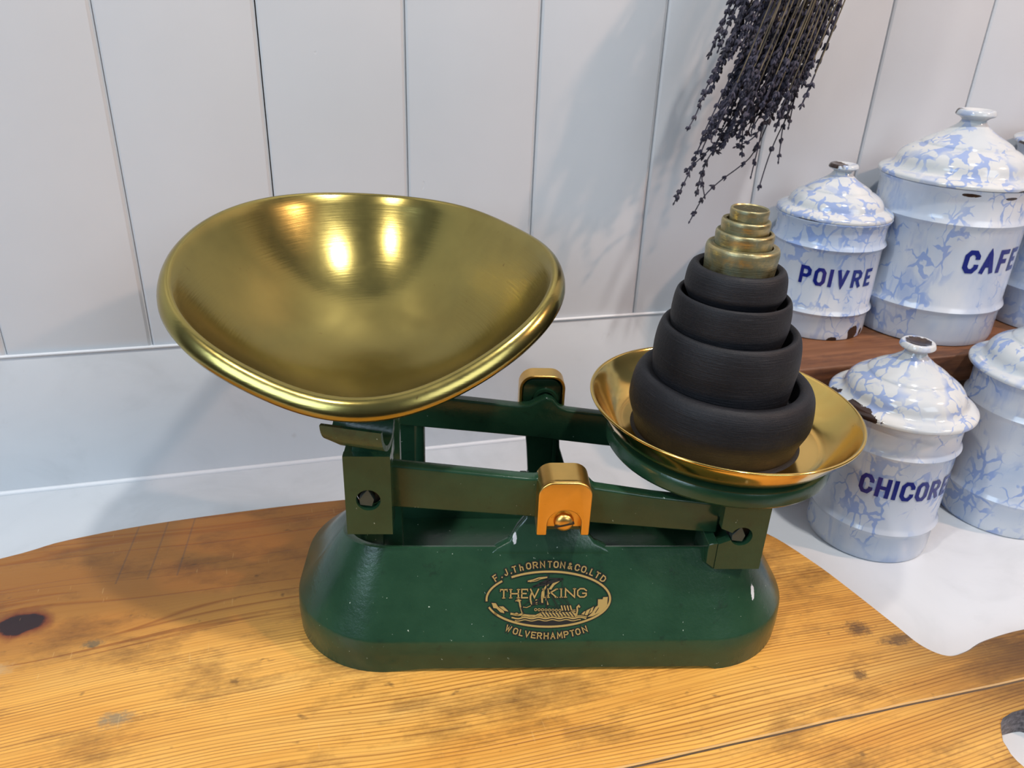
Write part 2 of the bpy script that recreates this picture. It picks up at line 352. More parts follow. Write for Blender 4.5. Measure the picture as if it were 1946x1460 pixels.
# ------------------------------------------------------------------ stroke letters: a hand-made block alphabet in a 1 x 1 cell
def _o(n=14, rx=.5, ry=.5, a0=90, a1=450, cx=.5, cy=.5):
    return [(cx+rx*math.cos(math.radians(a0+(a1-a0)*i/n)), cy+ry*math.sin(math.radians(a0+(a1-a0)*i/n))) for i in range(n+1)]
OCT = [(.28, 1), (.72, 1), (1, .8), (1, .2), (.72, 0), (.28, 0), (0, .2), (0, .8), (.28, 1)]
FONT = {
 'A': [[(0, 0), (.5, 1), (1, 0)], [(.2, .34), (.8, .34)]],
 'C': [[(1, .76), (1, .8), (.72, 1), (.28, 1), (0, .8), (0, .2), (.28, 0), (.72, 0), (1, .2), (1, .24)]],
 'D': [[(0, 0), (0, 1), (.6, 1), (1, .75), (1, .25), (.6, 0), (0, 0)]],
 'E': [[(1, 1), (0, 1), (0, 0), (1, 0)], [(0, .5), (.75, .5)]],
 'F': [[(1, 1), (0, 1), (0, 0)], [(0, .5), (.75, .5)]],
 'G': [[(1, .78), (.72, 1), (.28, 1), (0, .75), (0, .25), (.28, 0), (.75, 0), (1, .2), (1, .45), (.6, .45)]],
 'H': [[(0, 0), (0, 1)], [(1, 0), (1, 1)], [(0, .5), (1, .5)]],
 'h': [[(0, 0), (0, 1)], [(0, .45), (.4, .62), (.8, .5), (.8, 0)]],
 'I': [[(.5, 0), (.5, 1)]],
 'J': [[(.8, 1), (.8, .2), (.5, 0), (.2, 0), (0, .2)]],
 'K': [[(0, 0), (0, 1)], [(1, 1), (0, .42)], [(.3, .6), (1, 0)]],
 'L': [[(0, 1), (0, 0), (.9, 0)]],
 'M': [[(0, 0), (.08, 1), (.5, .3), (.92, 1), (1, 0)]],
 'N': [[(0, 0), (0, 1), (1, 0), (1, 1)]],
 'O': [OCT],
 'P': [[(0, 0), (0, 1), (.7, 1), (1, .85), (1, .6), (.7, .45), (0, .45)]],
 'R': [[(0, 0), (0, 1), (.7, 1), (1, .85), (1, .62), (.7, .47), (0, .47)], [(.5, .47), (1, 0)]],
 'T': [[(0, 1), (1, 1)], [(.5, 1), (.5, 0)]],
 'V': [[(0, 1), (.5, 0), (1, 1)]],
 'W': [[(0, 1), (.25, 0), (.5, .8), (.75, 0), (1, 1)]],
 '&': [[(1, 0), (.25, .75), (.3, .95), (.55, 1), (.7, .85), (.15, .35), (.1, .1), (.4, 0), (.9, .4)]],
 '.': [[(.4, .0), (.55, .04)]],
}
def resample(line, step):
    out = [line[0]]
    for a, b in zip(line, line[1:]):
        L = math.hypot(b[0]-a[0], b[1]-a[1]); n = max(1, int(L/step))
        out += [(a[0]+(b[0]-a[0])*i/n, a[1]+(b[1]-a[1])*i/n) for i in range(1, n+1)]
    return out
def stroke(bm, line, w, f3, closed=False, ends=True):
    """flat ribbon of width w along a 2D line; f3 maps 2D to 3D"""
    P = [Vector((p[0], p[1])) for p in line]
    Q = [P[0]]
    for p in P[1:]:
        if (p-Q[-1]).length > 1e-9: Q.append(p)
    P = Q; n = len(P)
    if n < 2: return
    if (P[0]-P[-1]).length < 1e-7: closed = True; P = P[:-1]; n -= 1
    L, R = [], []
    for i in range(n):
        a = P[(i-1) % n] if (closed or i > 0) else None; b = P[(i+1) % n] if (closed or i < n-1) else None
        d1 = (P[i]-a).normalized() if a is not None else None; d2 = (b-P[i]).normalized() if b is not None else None
        if d1 is None: d1 = d2
        if d2 is None: d2 = d1
        t = (d1+d2); t = t.normalized() if t.length > 1e-4 else d1
        nn = Vector((-t.y, t.x)); c = max(.45, abs(nn.dot(Vector((-d1.y, d1.x))))); o = nn*(w/2/c); p = P[i]
        if ends and not closed and i == 0: p = p-d2*w*.5
        if ends and not closed and i == n-1: p = p+d1*w*.5
        L.append(bm.verts.new(f3(p.x+o.x, p.y+o.y))); R.append(bm.verts.new(f3(p.x-o.x, p.y-o.y)))
    for i in range(n if closed else n-1):
        j = (i+1) % n; bm.faces.new((L[i], R[i], R[j], L[j]))
def poly(bm, pts, f3):
    try: bm.faces.new([bm.verts.new(f3(*p)) for p in pts])
    except ValueError: pass

# ------------------------------------------------------------------ room: panelled wall, upstand, counter
def build_wall():
    bm = bmesh.new(); prof = []
    x0, x1 = -1.4, 2.2; zb, zt = .112, 1.55
    k = -14; prof.append((x0, 0))
    while k*.1 < x1-.05:
        gx = k*.1; gd = {-1: .0075}.get(k, .0030)
        if gx > x0+.02:
            prof += [(gx-.0028, 0), (gx-.0022, .0002), (gx-.0006, .0020), (gx+.0004, .0022), (gx+.0005, gd), (gx+.0011, gd), (gx+.0013, .0012), (gx+.0024, .0002), (gx+.0030, 0)]
        k += 1
    prof.append((x1, 0))
    A = [bm.verts.new((x, y, zb)) for x, y in prof]; B = [bm.verts.new((x, y, zt)) for x, y in prof]
    for i in range(len(prof)-1): bm.faces.new((A[i], A[i+1], B[i+1], B[i]))
    C = [bm.verts.new((x, .02, z)) for z in (zb, zt) for x in (x0, x1)]
    bm.faces.new((C[0], C[2], C[3], C[1]))
    bm.faces.new((A[0], B[0], C[2], C[0])); bm.faces.new((A[-1], C[1], C[3], B[-1]))
    o = meshobj('wall_back', bm, M_WALL, smooth=25); struct(o)
build_wall()
b = bmesh.new(); bm_box(b, -1.4, 2.2, -.0035, .02, 0, .1165, .0015, 2)
struct(meshobj('trim_1', b, M_UP, smooth=40))
b = bmesh.new()
pts = [(0, 0)]
b2 = bmesh.new(); bm_tube(b2, [(-1.4, -.0036, .1172), (2.2, -.0036, .1172)], .0013, 8); merge(b, b2)
struct(meshobj('trim_2', b, M_CAULK, smooth=60))
b = bmesh.new(); bm_tube(b, [(-1.4, -.0045, .0008), (2.2, -.0045, .0008)], .0022, 8)
struct(meshobj('trim_3', b, M_CAULK, smooth=60))
b = bmesh.new(); bm_box(b, -1.4, 2.2, -.80, .02, -.03, 0, .002, 2)
b0_ = bmesh.new(); bm_box(b0_, -1.4, 2.2, -3.0, .02, -.92, -.90); struct(meshobj('floor', b0_, plain('floor_boards', (.18, .12, .07), .5)))
o = meshobj('countertop', b, M_COUNTER, smooth=40)
tag(o, 'white quartz worktop running along the panelled wall', 'worktop')

# ------------------------------------------------------------------ cutting board
def board_outline():
    back = [(-.62, -.42), (-.60, -.30), (-.53, -.20), (-.42, -.142), (-.295, -.116), (-.256, -.104), (-.188, -.096), (-.069, -.095), (.06, -.107), (.15, -.140), (.205, -.178),
            (.232, -.203), (.247, -.240), (.255, -.272), (.262, -.306), (.266, -.325), (.275, -.3355), (.289, -.3355), (.308, -.3305), (.341, -.328), (.372, -.332), (.395, -.352), (.405, -.407)]
    ax = -.407
    front = [(x, 2*ax-y) for x, y in back[::-1][1:]]
    front = [p for p in front if p[1] < ax]
    # the left end is one round curve
    full = [(-.625, ax)] + [p for p in back if not (p[0] < -.61)] + front
    full = [p for p in full]
    return smooth_prof(full+[full[0]], 5)[:-1]
def build_board():
    out = board_outline(); hole = arc(.2845, -.407, .0275, 0, 360, 40)[:-1]
    hole = [(x+rnd.uniform(-.0005, .0005), y+rnd.uniform(-.0005, .0005)) for x, y in hole]
    bm = bmesh.new()
    def loop(pts, z): return [bm.verts.new((x, y, z)) for x, y in pts]
    def inset(pts, d):
        n = len(pts); r = []
        for i in range(n):
            a, c = Vector(pts[i-1]), Vector(pts[(i+1) % n]); t = (c-a).normalized(); nn = Vector((-t.y, t.x)); r.append((pts[i][0]+nn.x*d, pts[i][1]+nn.y*d))
        return r
    # outline runs clockwise (back edge left to right): inward normal is to its right
    o_in = inset(out, -.0012); h_out = inset(hole, -.0008)
    T = loop(o_in, 0); T2 = loop(out, -.0012); Bt = loop(out, -.0195)
    H = loop(h_out, 0); H2 = loop(hole, -.0008); Hb = loop(hole, -.0195)
    for A, B_ in ((T, T2), (T2, Bt), (H, H2), (H2, Hb)):
        n = len(A)
        for i in range(n): bm.faces.new((A[i], A[(i+1) % n], B_[(i+1) % n], B_[i]))
    for top, hh in ((T, H), (Bt, Hb)):
        es = [bm.edges.get((L[i], L[(i+1) % len(L)])) for L in (top, hh) for i in range(len(L))]
        bmesh.ops.triangle_fill(bm, use_beauty=True, edges=[e for e in es if e])
    o = meshobj('cutting_board', bm, M_BOARD, smooth=35); o.location = (0, 0, .02)
    tag(o, 'large old pine board under the green scale, handle hole at the right', 'cutting board')
build_board()

# ------------------------------------------------------------------ the scale
ANG = -math.radians(12.4)
UC, VC = .0955, -.2260
Uv = Vector((math.cos(ANG), math.sin(ANG), 0)); Vv = Vector((-math.sin(ANG), math.cos(ANG), 0))
ORG = Uv*UC+Vv*VC+Vector((0, 0, .02))
SROT = Matrix.Translation(ORG) @ Matrix.Rotation(ANG, 4, 'Z')
scale = empty('kitchen_scale', ORG, (0, 0, ANG))
tag(scale, 'dark green cast iron kitchen balance scale standing on the pine board', 'kitchen scale')

def rrect(hx, v0, v1, rc, n=18, cu_=0.0):
    pts = []
    for cx, cy, a in ((hx-rc, v1-rc, 0), (-hx+rc, v1-rc, 90), (-hx+rc, v0+rc, 180), (hx-rc, v0+rc, 270)):
        pts += [(cu_+cx+rc*math.cos(math.radians(a+90*i/n)), cy+rc*math.sin(math.radians(a+90*i/n))) for i in range(n+1)]
    out = []
    m = 8
    for i, p in enumerate(pts):
        out.append(p)
        if (i+1) % (n+1) == 0:
            q = pts[(i+1) % len(pts)]
            out += [(p[0]+(q[0]-p[0])*k/m, p[1]+(q[1]-p[1])*k/m) for k in range(1, m)]
    return out
FZ = (-.0514, .0232); FT = (-.0285, .0701)   # foot and head of the sloping front (v, z)
def build_base():
    bm = bmesh.new()
    def ring(hx, v0, v1, rc, zf):
        return [bm.verts.new((x, y, zf(x, y))) for x, y in rrect(hx, v0, v1, rc)]
    def foot(x, y): return 0.0026 if abs(x) < .094 else 0.0
    def top(x, y): return .070-(y+.028)/.083*.020
    R = [ring(.146, -.0485, .084, .052, foot), ring(.1500, -.0525, .088, .056, foot), ring(.1505, -.0527, .0882, .056, lambda x, y: .012),
         ring(.1500, -.0525, .088, .056, lambda x, y: .0212), ring(.1492, -.0514, .0872, .0555, lambda x, y: .0232)]
    R.append(ring(.1213, -.0283, .0555, .032, lambda x, y: top(x, y)-.0006))
    R.append(ring(.1200, -.0272, .0545, .031, top))
    R.append(ring(.1170, -.0250, .0520, .029, lambda x, y: top(x, y)-.0003))
    R.append(ring(.1155, -.0238, .0508, .028, lambda x, y: top(x, y)-.002))
    R.append(ring(.1120, -.0200, .0480, .025, lambda x, y: .034))
    for A, B_ in zip(R, R[1:]):
        n = len(A)
        for i in range(n): bm.faces.new((A[i], A[(i+1) % n], B_[(i+1) % n], B_[i]))
    bm.faces.new(R[-1][::-1]); bm.faces.new(R[0])
    # cast lugs that carry the bearings, front and rear
    fl = [(-.0350, .0665), (-.0305, .0699), (-.0237, .0731), (-.0187, .0804), (-.0143, .0852), (-.0120, .104), (.0160, .104), (.0190, .0820), (.0213, .0764), (.0249, .0723), (.0310, .0699), (.0350, .0665)]
    sh = Matrix.Identity(4); sh[1][2] = .4883; sh[1][3] = -.0283-.4883*.0701      # the lug carries the slope of the front upwards
    bm_prism(bm, fl, 0, .0060, 'y', .0010, 2, m=sh)
    bm_box(bm, -.0058, .0158, -.0338, -.0200, .0866, .1100, .0008)
    rl = [(-.018, .030), (-.0085, .040), (-.0055, .052), (-.0072, .072), (-.0100, .095), (-.0105, .112), (.0145, .112), (.0140, .090), (.0156, .0718), (.0200, .058), (.0260, .046), (.036, .030)]
    bm_prism(bm, rl, .0765, .0825, 'y', .0012, 2)
    bm_prism(bm, [(.066, .028), (.0825, .028), (.0800, .058), (.0775, .095)], .0100, .0130, 'x', .0008, 2)
    bm_box(bm, -.0110, -.0060, .0740, .0800, .0300, .0520, .001)
    o = meshobj('base', bm, M_GREEN, scale, smooth=32); return o
base = build_base()

# transfer (decal) on the sloping front
dv, dz = FT[0]-FZ[0], FT[1]-FZ[1]; dl = math.hypot(dv, dz); dv /= dl; dz /= dl
def face3(lift):
    def f(s, t): return Vector((s, FZ[0]+dv*t-dz*lift, FZ[1]+dz*t+dv*lift))
    return f
def zmap(p): return ((p[0]-982)*4.47e-5, .05354-4.45e-5*p[1])     # drawing units to metres on the face
def build_emblem():
    gold = bmesh.new(); blk = bmesh.new(); g3 = face3(.00042); b3 = face3(.00026)
    U_ = 4.46e-5
    def st(line, w, ow=9, black=False, n=None):
        L = [zmap(p) for p in resample(line, 30)]
        stroke(blk, L, (w+2*ow)*U_, b3)
        if not black: stroke(gold, L, w*U_, g3)
    def line_only(line, w): stroke(blk, [zmap(p) for p in resample(line, 30)], w*U_, face3(.00050))
    # oval band, broken at the upper and lower left
    cx, cy, rx, ry = 960, 685, 787, 352
    def E(a): return (cx+rx*math.cos(math.radians(a)), cy-ry*math.sin(math.radians(a)))
    st([E(a) for a in range(-150, 128, 3)], 26, 10)
    st([E(a) for a in range(140, 184, 3)], 24, 10)
    st([E(a) for a in range(198, 214, 3)], 24, 9)
    # lettering along the arcs
    def arctext(txt, angs, rx_, ry_, h, w, sw, up=1, wd=None):
        for ch, a in zip(txt, angs):
            a_ = math.radians(a); px, py = cx+rx_*math.cos(a_), cy-ry_*math.sin(a_)
            tx, ty = -rx_*math.sin(a_), -ry_*math.cos(a_); tl = math.hypot(tx, ty); tx, ty = tx/tl, ty/tl
            if up > 0: tx, ty = -tx, -ty          # reading direction
            ux, uy = ty, -tx                      # up of letters
            ww = w*(.3 if ch in 'I.' else 1.15 if ch in 'MW' else .8 if ch in 'FJLTh' else 1)
            for s in FONT[ch]:
                L = [(px+tx*(q[0]-.5)*ww+ux*(q[1]-.5)*h, py+ty*(q[0]-.5)*ww+uy*(q[1]-.5)*h) for q in s]
                stroke(blk, [zmap(p) for p in L], (sw+24)*U_, b3); stroke(gold, [zmap(p) for p in L], sw*U_, g3)
    def ang_at(x, rx_): return math.degrees(math.acos(max(-1, min(1, (x-cx)/rx_))))
    top = 'F.J.ThORNTON&CO.LTD'
    xs = [283, 350, 415, 472, 522, 612, 700, 785, 877, 970, 1050, 1135, 1228, 1322, 1405, 1455, 1512, 1582, 1655]
    arctext(top, [ang_at(x, 855) for x in xs], 855, 445, 72, 50, 14)
    xs2 = [455, 545, 620, 693, 775, 850, 935, 1020, 1108, 1190, 1268, 1340, 1425]
    def ang_lo(x, rx_): return -math.degrees(math.acos(max(-1, min(1, (x-cx)/rx_))))
    arctext('WOLVERHAMPTON', [ang_lo(x, 830) for x in xs2], 830, 470, 70, 50, 14, up=-1)
    # THE VIKING with small serifs
    x = {'T': (350, 430), 'H': (478, 575), 'E': (618, 690), 'V': (730, 830), 'I': (880, 915), 'K': (955, 1060), 'i': (1100, 1140), 'N': (1175, 1290), 'G': (1330, 1440)}
    zt, zb = 562, 668
    for c, (a, b_) in x.items():
        ch = 'I' if c == 'i' else c
        sl = -10*(a-350)/1090
        for s in FONT[ch]:
            L = [(a+q[0]*(b_-a), zb+sl+(zt-zb)*q[1]) for q in s]; st(L, 17, 7)
        if ch in 'THIKN':
            for sx_ in {'T': (.5,), 'H': (0, 1), 'I': (.5,), 'K': (0, 1), 'N': (0,)}[ch]:
                st([(a+sx_*(b_-a)-16, zb+sl), (a+sx_*(b_-a)+16, zb+sl)], 10, 6)
            for sx_ in {'T': (), 'H': (0, 1), 'I': (.5,), 'K': (0, 1), 'N': (1,)}[ch]:
                st([(a+sx_*(b_-a)-16, zt+sl), (a+sx_*(b_-a)+16, zt+sl)], 10, 6)
        if ch in 'TE': st([(a, zt+sl), (a-4, zt+sl+22)], 9, 6); st([(b_, zt+sl), (b_+4, zt+sl+22)], 9, 6)
    # long ship: mast, yard, pennant, sail, hull, shields, oars, prow and stern
    st([(700, 455), (760, 440), (830, 415), (935, 405)], 16, 10); st([(720, 462), (800, 452), (860, 425), (935, 412)], 8, 8)
    line_only([(948, 370), (948, 470)], 14); line_only([(935, 440), (935, 800)], 13)
    line_only([(760, 530), (870, 470), (980, 420), (1135, 425)], 16); line_only([(770, 520), (900, 500), (1010, 470), (1130, 430)], 22)
    line_only([(850, 480), (960, 460), (1090, 430)], 20)
    st([(1075, 455), (1020, 495), (985, 545)], 30, 9); st([(955, 490), (920, 530), (880, 600), (875, 650), (880, 735)], 22, 9)
    st([(745, 600), (728, 650), (730, 700), (748, 750)], 20, 8); st([(805, 700), (806, 742)], 22, 7); st([(935, 640), (930, 690), (950, 750)], 18, 8)
    line_only([(760, 735), (830, 700), (850, 670)], 22); line_only([(750, 755), (830, 735), (900, 740)], 14)
    for a, b_ in (((1125, 440), (1140, 570)), ((1000, 640), (1090, 790)), ((1060, 660), (1150, 760)), ((1120, 660), (1215, 755)), ((960, 560), (1060, 780)), ((940, 760), (1090, 800)), ((720, 700), (640, 770)), ((1180, 670), (1230, 760))):
        line_only([a, b_], 7)
    st([(560, 700), (590, 710), (600, 770), (625, 850), (640, 890)], 20, 9); st([(545, 705), (575, 688), (605, 700)], 12, 8); line_only([(610, 790), (640, 870)], 10)
    st([(640, 785), (680, 792), (730, 770)], 9, 6); st([(660, 885), (730, 893), (800, 895), (850, 870)], 18, 8)
    for i in range(8):
        c = (797+i*44, 818+i*1.6)
        ring_ = [(c[0]+15*math.cos(a*PI/5), c[1]+15*math.sin(a*PI/5)) for a in range(10)]
        stroke(gold, [zmap(p) for p in ring_+[ring_[0]]], 8*U_, g3); stroke(blk, [zmap(p) for p in ring_+[ring_[0]]], 18*U_, b3)
    hull = [(800, 905), (860, 850), (1000, 855), (1260, 850), (1310, 870), (1330, 905)]
    poly(gold, [zmap(p) for p in hull], g3); poly(blk, [zmap((p[0]+(p[0]-1060)*.05, p[1]+(p[1]-880)*.35)) for p in hull], b3)
    for i in range(10): line_only([(865+i*43, 855), (905+i*43, 905)], 13)
    for i in range(4): st([(1125+i*38, 775), (1140+i*38, 825)], 17, 8)
    st([(1250, 850), (1300, 845)], 12, 7); st([(1250, 830), (1300, 825)], 10, 7)
    st([(1320, 885), (1330, 830), (1325, 790), (1345, 770), (1355, 785)], 20, 9)
    # sea, rocks and cliffs
    for k_, (zy, x0_, x1_, w_) in enumerate(((878, 490, 640, 26), (925, 500, 1440, 18), (955, 540, 1380, 12), (905, 620, 1460, 10))):
        st([(xx, zy+8*math.sin(xx/28.)) for xx in range(x0_, x1_, 18)], w_, 7)
    low = [(600, 975), (700, 965), (1000, 962), (1330, 962), (1250, 1000), (1100, 1020), (900, 1022), (730, 1005)]
    poly(blk, [zmap(p) for p in low], face3(.00030))
    for P in ([(238, 730), (290, 735), (320, 780), (390, 830), (400, 862), (350, 850), (300, 800), (262, 795)], [(330, 775), (385, 775), (440, 825), (450, 842), (400, 830), (360, 800)],
              [(500, 872), (560, 855), (600, 885), (560, 900)], [(1718, 660), (1710, 780), (1640, 850), (1530, 905), (1460, 915), (1520, 860), (1560, 790), (1590, 770), (1592, 690), (1650, 690), (1660, 662)],
              [(1380, 880), (1410, 850), (1470, 820), (1510, 800), (1540, 780), (1520, 850), (1450, 895)]):
        poly(gold, [zmap(p) for p in P], g3); c = (sum(p[0] for p in P)/len(P), sum(p[1] for p in P)/len(P))
        stroke(blk, [zmap(p) for p in P+[P[0]]], 20*U_, b3)
    for a, b_ in (((1420, 890), (1440, 835)), ((1470, 880), (1500, 815)), ((1560, 860), (1600, 800))): line_only([a, b_], 9)
    for bmx in (gold, blk):
        for v in bmx.verts: pass
    o1 = meshobj('emblem', gold, M_GOLD, base); o2 = meshobj('emblem_outline', blk, M_BLACK, base)
    part_label(o1, 'gold oval transfer reading F. J. THORNTON & CO. LTD. THE VIKING WOLVERHAMPTON round a sailing long ship')
build_emblem()

# white paint chips on the right shoulder and edge of the lug, as thin bare patches
def chip(pts, f3):
    bm = bmesh.new(); poly(bm, pts, f3); return bm

# beams
def build_beams():
    fb = [(-.094, .0963), (-.0117, .0893), (.0244, .0850), (.0950, .0782), (.0950, .0985), (.0553, .1036), (.0223, .1090), (.014, .1185), (.0045, .1200), (-.004, .1185), (-.0100, .1148), (-.016, .1150), (-.094, .1238)]
    bm = bmesh.new(); bm_prism(bm, fb, -.0260, -.0185, 'y', .0014, 3)
    fbm = meshobj('front_beam', bm, M_GREEN, scale, smooth=35)
    rb = [(-.100, .0955), (-.0085, .0868), (.0436, .0803), (.100, .0745), (.100, .0985), (.0415, .1040), (.0175, .1070), (.012, .1090), (.0075, .1145), (.0030, .1165), (-.0020, .1140), (-.0075, .1105), (-.0145, .1098), (-.0543, .1142), (-.100, .1195)]
    bm = bmesh.new(); bm_prism(bm, rb, .0665, .0740, 'y', .0014, 3)
    meshobj('rear_beam', bm, M_GREEN, scale, smooth=35)
build_beams()

def cap_shape(u0_, u1_, z0_, z1_, rc, notch=None):
    pts = [(u0_, z0_), (u0_, z1_-rc)] + arc(u0_+rc, z1_-rc, rc, 180, 90, 8)[1:] + arc(u1_-rc, z1_-rc, rc, 90, 0, 8) + [(u1_, z0_)]
    if notch:
        nu, nz, nr = notch
        pts += [(nu+nr, z0_)] + arc(nu, nz, nr, 0, 180, 16) + [(nu-nr, z0_)]
    return pts
def build_caps():
    # front: plate with notch + arched shell going back
    bm = bmesh.new()
    u0_, u1_, z0_, z1_ = -.0100, .0190, .0862, .1205
    bm_prism(bm, cap_shape(u0_, u1_, z0_, z1_, .0085, (.0050, .0935, .0093)), -.0385, -.0345, 'y', .0009, 3)
    sh = [(u0_, .0885), (u0_, z1_-.0085)]+arc(u0_+.0085, z1_-.0085, .0085, 180, 90, 8)[1:]+arc(u1_-.0085, z1_-.0085, .0085, 90, 0, 8)+[(u1_, .0885)]
    t = .002; ish = [(u1_-t, .0885), (u1_-t, z1_-.0085)]+arc(u1_-.0085, z1_-.0085, .0085-t, 0, 90, 8)[1:]+arc(u0_+.0085, z1_-.0085, .0085-t, 90, 180, 8)+[(u0_+t, .0885)]
    bm2 = bmesh.new(); bm_prism(bm2, sh+ish, -.0365, -.0180, 'y', .0004, 1)
    merge(bm, bm2)
    c = meshobj('bearing_cap', bm, M_CAP, scale, smooth=35); part_label(c, 'brass front cap with arched notch')
    # recessed seat behind the screw
    bm = bmesh.new(); bm_box(bm, -.0045, .0146, -.0352, -.0330, .0900, .1035, .0004)
    meshobj('cap_seat', bm, M_CAP, c, smooth=35)
    # slotted screw
    bm = bmesh.new()
    prof = [(0, .0034), (.0022, .0033), (.0042, .0026), (.0054, .0012), (.0056, 0), (.0056, -.002), (0, -.002)]
    Ms = Matrix.Translation((.0049, -.0362, .0940)) @ Matrix.Rotation(PI/2, 4, 'X')
    b2 = bmesh.new(); bm_lathe(b2, prof, 32); merge(bm, b2, Ms)
    s = meshobj('screw', bm, M_CAP, c, smooth=35)
    bm = bmesh.new(); b2 = bmesh.new(); bm_box(b2, -.0055, .0055, -.0005, .0005, .0022, .0036, 0)
    merge(bm, b2, Ms @ Matrix.Rotation(math.radians(15), 4, 'Z')); meshobj('screw_slot', bm, M_BLACK, c)
    # rear cap faces the wall; its arched rim shows over the lug
    bm = bmesh.new(); u0_, u1_, z0_, z1_ = -.0140, .0160, .090, .1285
    bm_prism(bm, cap_shape(u0_, u1_, z0_, z1_, .0095), .0830, .0865, 'y', .0009, 3)
    sh = [(u0_, z0_), (u0_, z1_-.0095)]+arc(u0_+.0095, z1_-.0095, .0095, 180, 90, 8)[1:]+arc(u1_-.0095, z1_-.0095, .0095, 90, 0, 8)+[(u1_, z0_)]
    t = .0018; ish = [(u1_-t, z0_), (u1_-t, z1_-.0095)]+arc(u1_-.0095, z1_-.0095, .0095-t, 0, 90, 8)[1:]+arc(u0_+.0095, z1_-.0095, .0095-t, 90, 180, 8)+[(u0_+t, z0_)]
    bm2 = bmesh.new(); bm_prism(bm2, sh+ish, .0735, .0840, 'y', .0004, 1); merge(bm, bm2)
    c2 = meshobj('bearing_cap', bm, M_CAP, scale, smooth=35); part_label(c2, 'brass rear cap seen from inside')
    bm = bmesh.new()
    inner = [(u0_+.0022, z0_), (u0_+.0022, z1_-.011)]+arc(u0_+.0100, z1_-.011, .0078, 180, 90, 8)[1:]+arc(u1_-.0100, z1_-.011, .0078, 90, 0, 8)+[(u1_-.0022, z0_)]
    bm_prism(bm, inner, .0755, .0835, 'y', .0012, 2)
    b2 = bmesh.new(); prof = [(.0062, 0), (.0080, 0), (.0085, .001), (.0080, .0022), (.0062, .0022), (.0055, .001), (.0062, 0)]
    bm_lathe(b2, prof, 28); merge(bm, b2, Matrix.Translation((.0030, .0760, .1105)) @ Matrix.Rotation(PI/2, 4, 'X'))
    meshobj('bearing_boss', bm, M_GREEN, c2, smooth=35)
build_caps()

def knife(parent, u_, v_, z_, r):
    bm = bmesh.new()
    tri = [(u_-r*.75, z_-r*.62), (u_+r*.25, z_-r*.75), (u_+r*.45, z_-.1*r), (u_-.05*r, z_+r*.92), (u_-r*.78, z_-r*.05)]
    bm_prism(bm, tri, v_, v_+.006, 'y', .0002, 1)
    return meshobj('knife_edge', bm, M_GREY, parent, smooth=30)
def disc_bm(u_, v_, z_, r, th):
    b2 = bmesh.new(); b = bmesh.new(); bm_lathe(b2, [(0, 0), (r, 0), (r, th), (0, th)], 32)
    merge(b, b2, Matrix.Translation((u_, v_, z_)) @ Matrix.Rotation(PI/2, 4, 'X')); return b
def plate_hole(bm, x0, x1, z0, z1, hx, hz, hr, v0, v1, slot=False):
    """block with a real round bore through its face"""
    b = bmesh.new(); n = 32
    if not slot:
        a = [math.atan2(z1-hz, x1-hx), math.atan2(z1-hz, x0-hx), math.atan2(z0-hz, x0-hx)+2*PI, math.atan2(z0-hz, x1-hx)+2*PI]
    def edge(t):
        c, s = math.cos(t), math.sin(t); k = 1e9
        if c > 1e-9: k = min(k, (x1-hx)/c)
        if c < -1e-9: k = min(k, (x0-hx)/c)
        if s > 1e-9: k = min(k, (z1-hz)/s)
        if s < -1e-9: k = min(k, (z0-hz)/s)
        return hx+c*k, hz+s*k
    ts = sorted(set([2*PI*i/n for i in range(n)]+[t % (2*PI) for t in (math.atan2(z1-hz, x1-hx), math.atan2(z1-hz, x0-hx), math.atan2(z0-hz, x0-hx), math.atan2(z0-hz, x1-hx))]))
    if slot: ts = [t for t in ts if not (PI-.42 < t < PI+.42)]; ts = sorted(ts+[PI-.42, PI+.42])
    F_, B_, FI, BI = [], [], [], []
    for t in ts:
        ex, ez = edge(t); ix, iz = hx+hr*math.cos(t), hz+hr*math.sin(t)
        F_.append(b.verts.new((ex, v0, ez))); B_.append(b.verts.new((ex, v1, ez))); FI.append(b.verts.new((ix, v0, iz))); BI.append(b.verts.new((ix, v1, iz)))
    m = len(ts)
    for i in range(m):
        j = (i+1) % m
        if slot and abs(ts[i]-(PI-.42)) < 1e-6:
            continue
        b.faces.new((F_[i], F_[j], FI[j], FI[i])); b.faces.new((B_[i], BI[i], BI[j], B_[j])); b.faces.new((FI[i], FI[j], BI[j], BI[i])); b.faces.new((F_[i], B_[i], B_[j], F_[j]))
    if slot:
        for i in (i for i, t in enumerate(ts) if abs(abs(t-PI)-.42) < 1e-6): b.faces.new((F_[i], FI[i], BI[i], B_[i]))
    merge(bm, b)
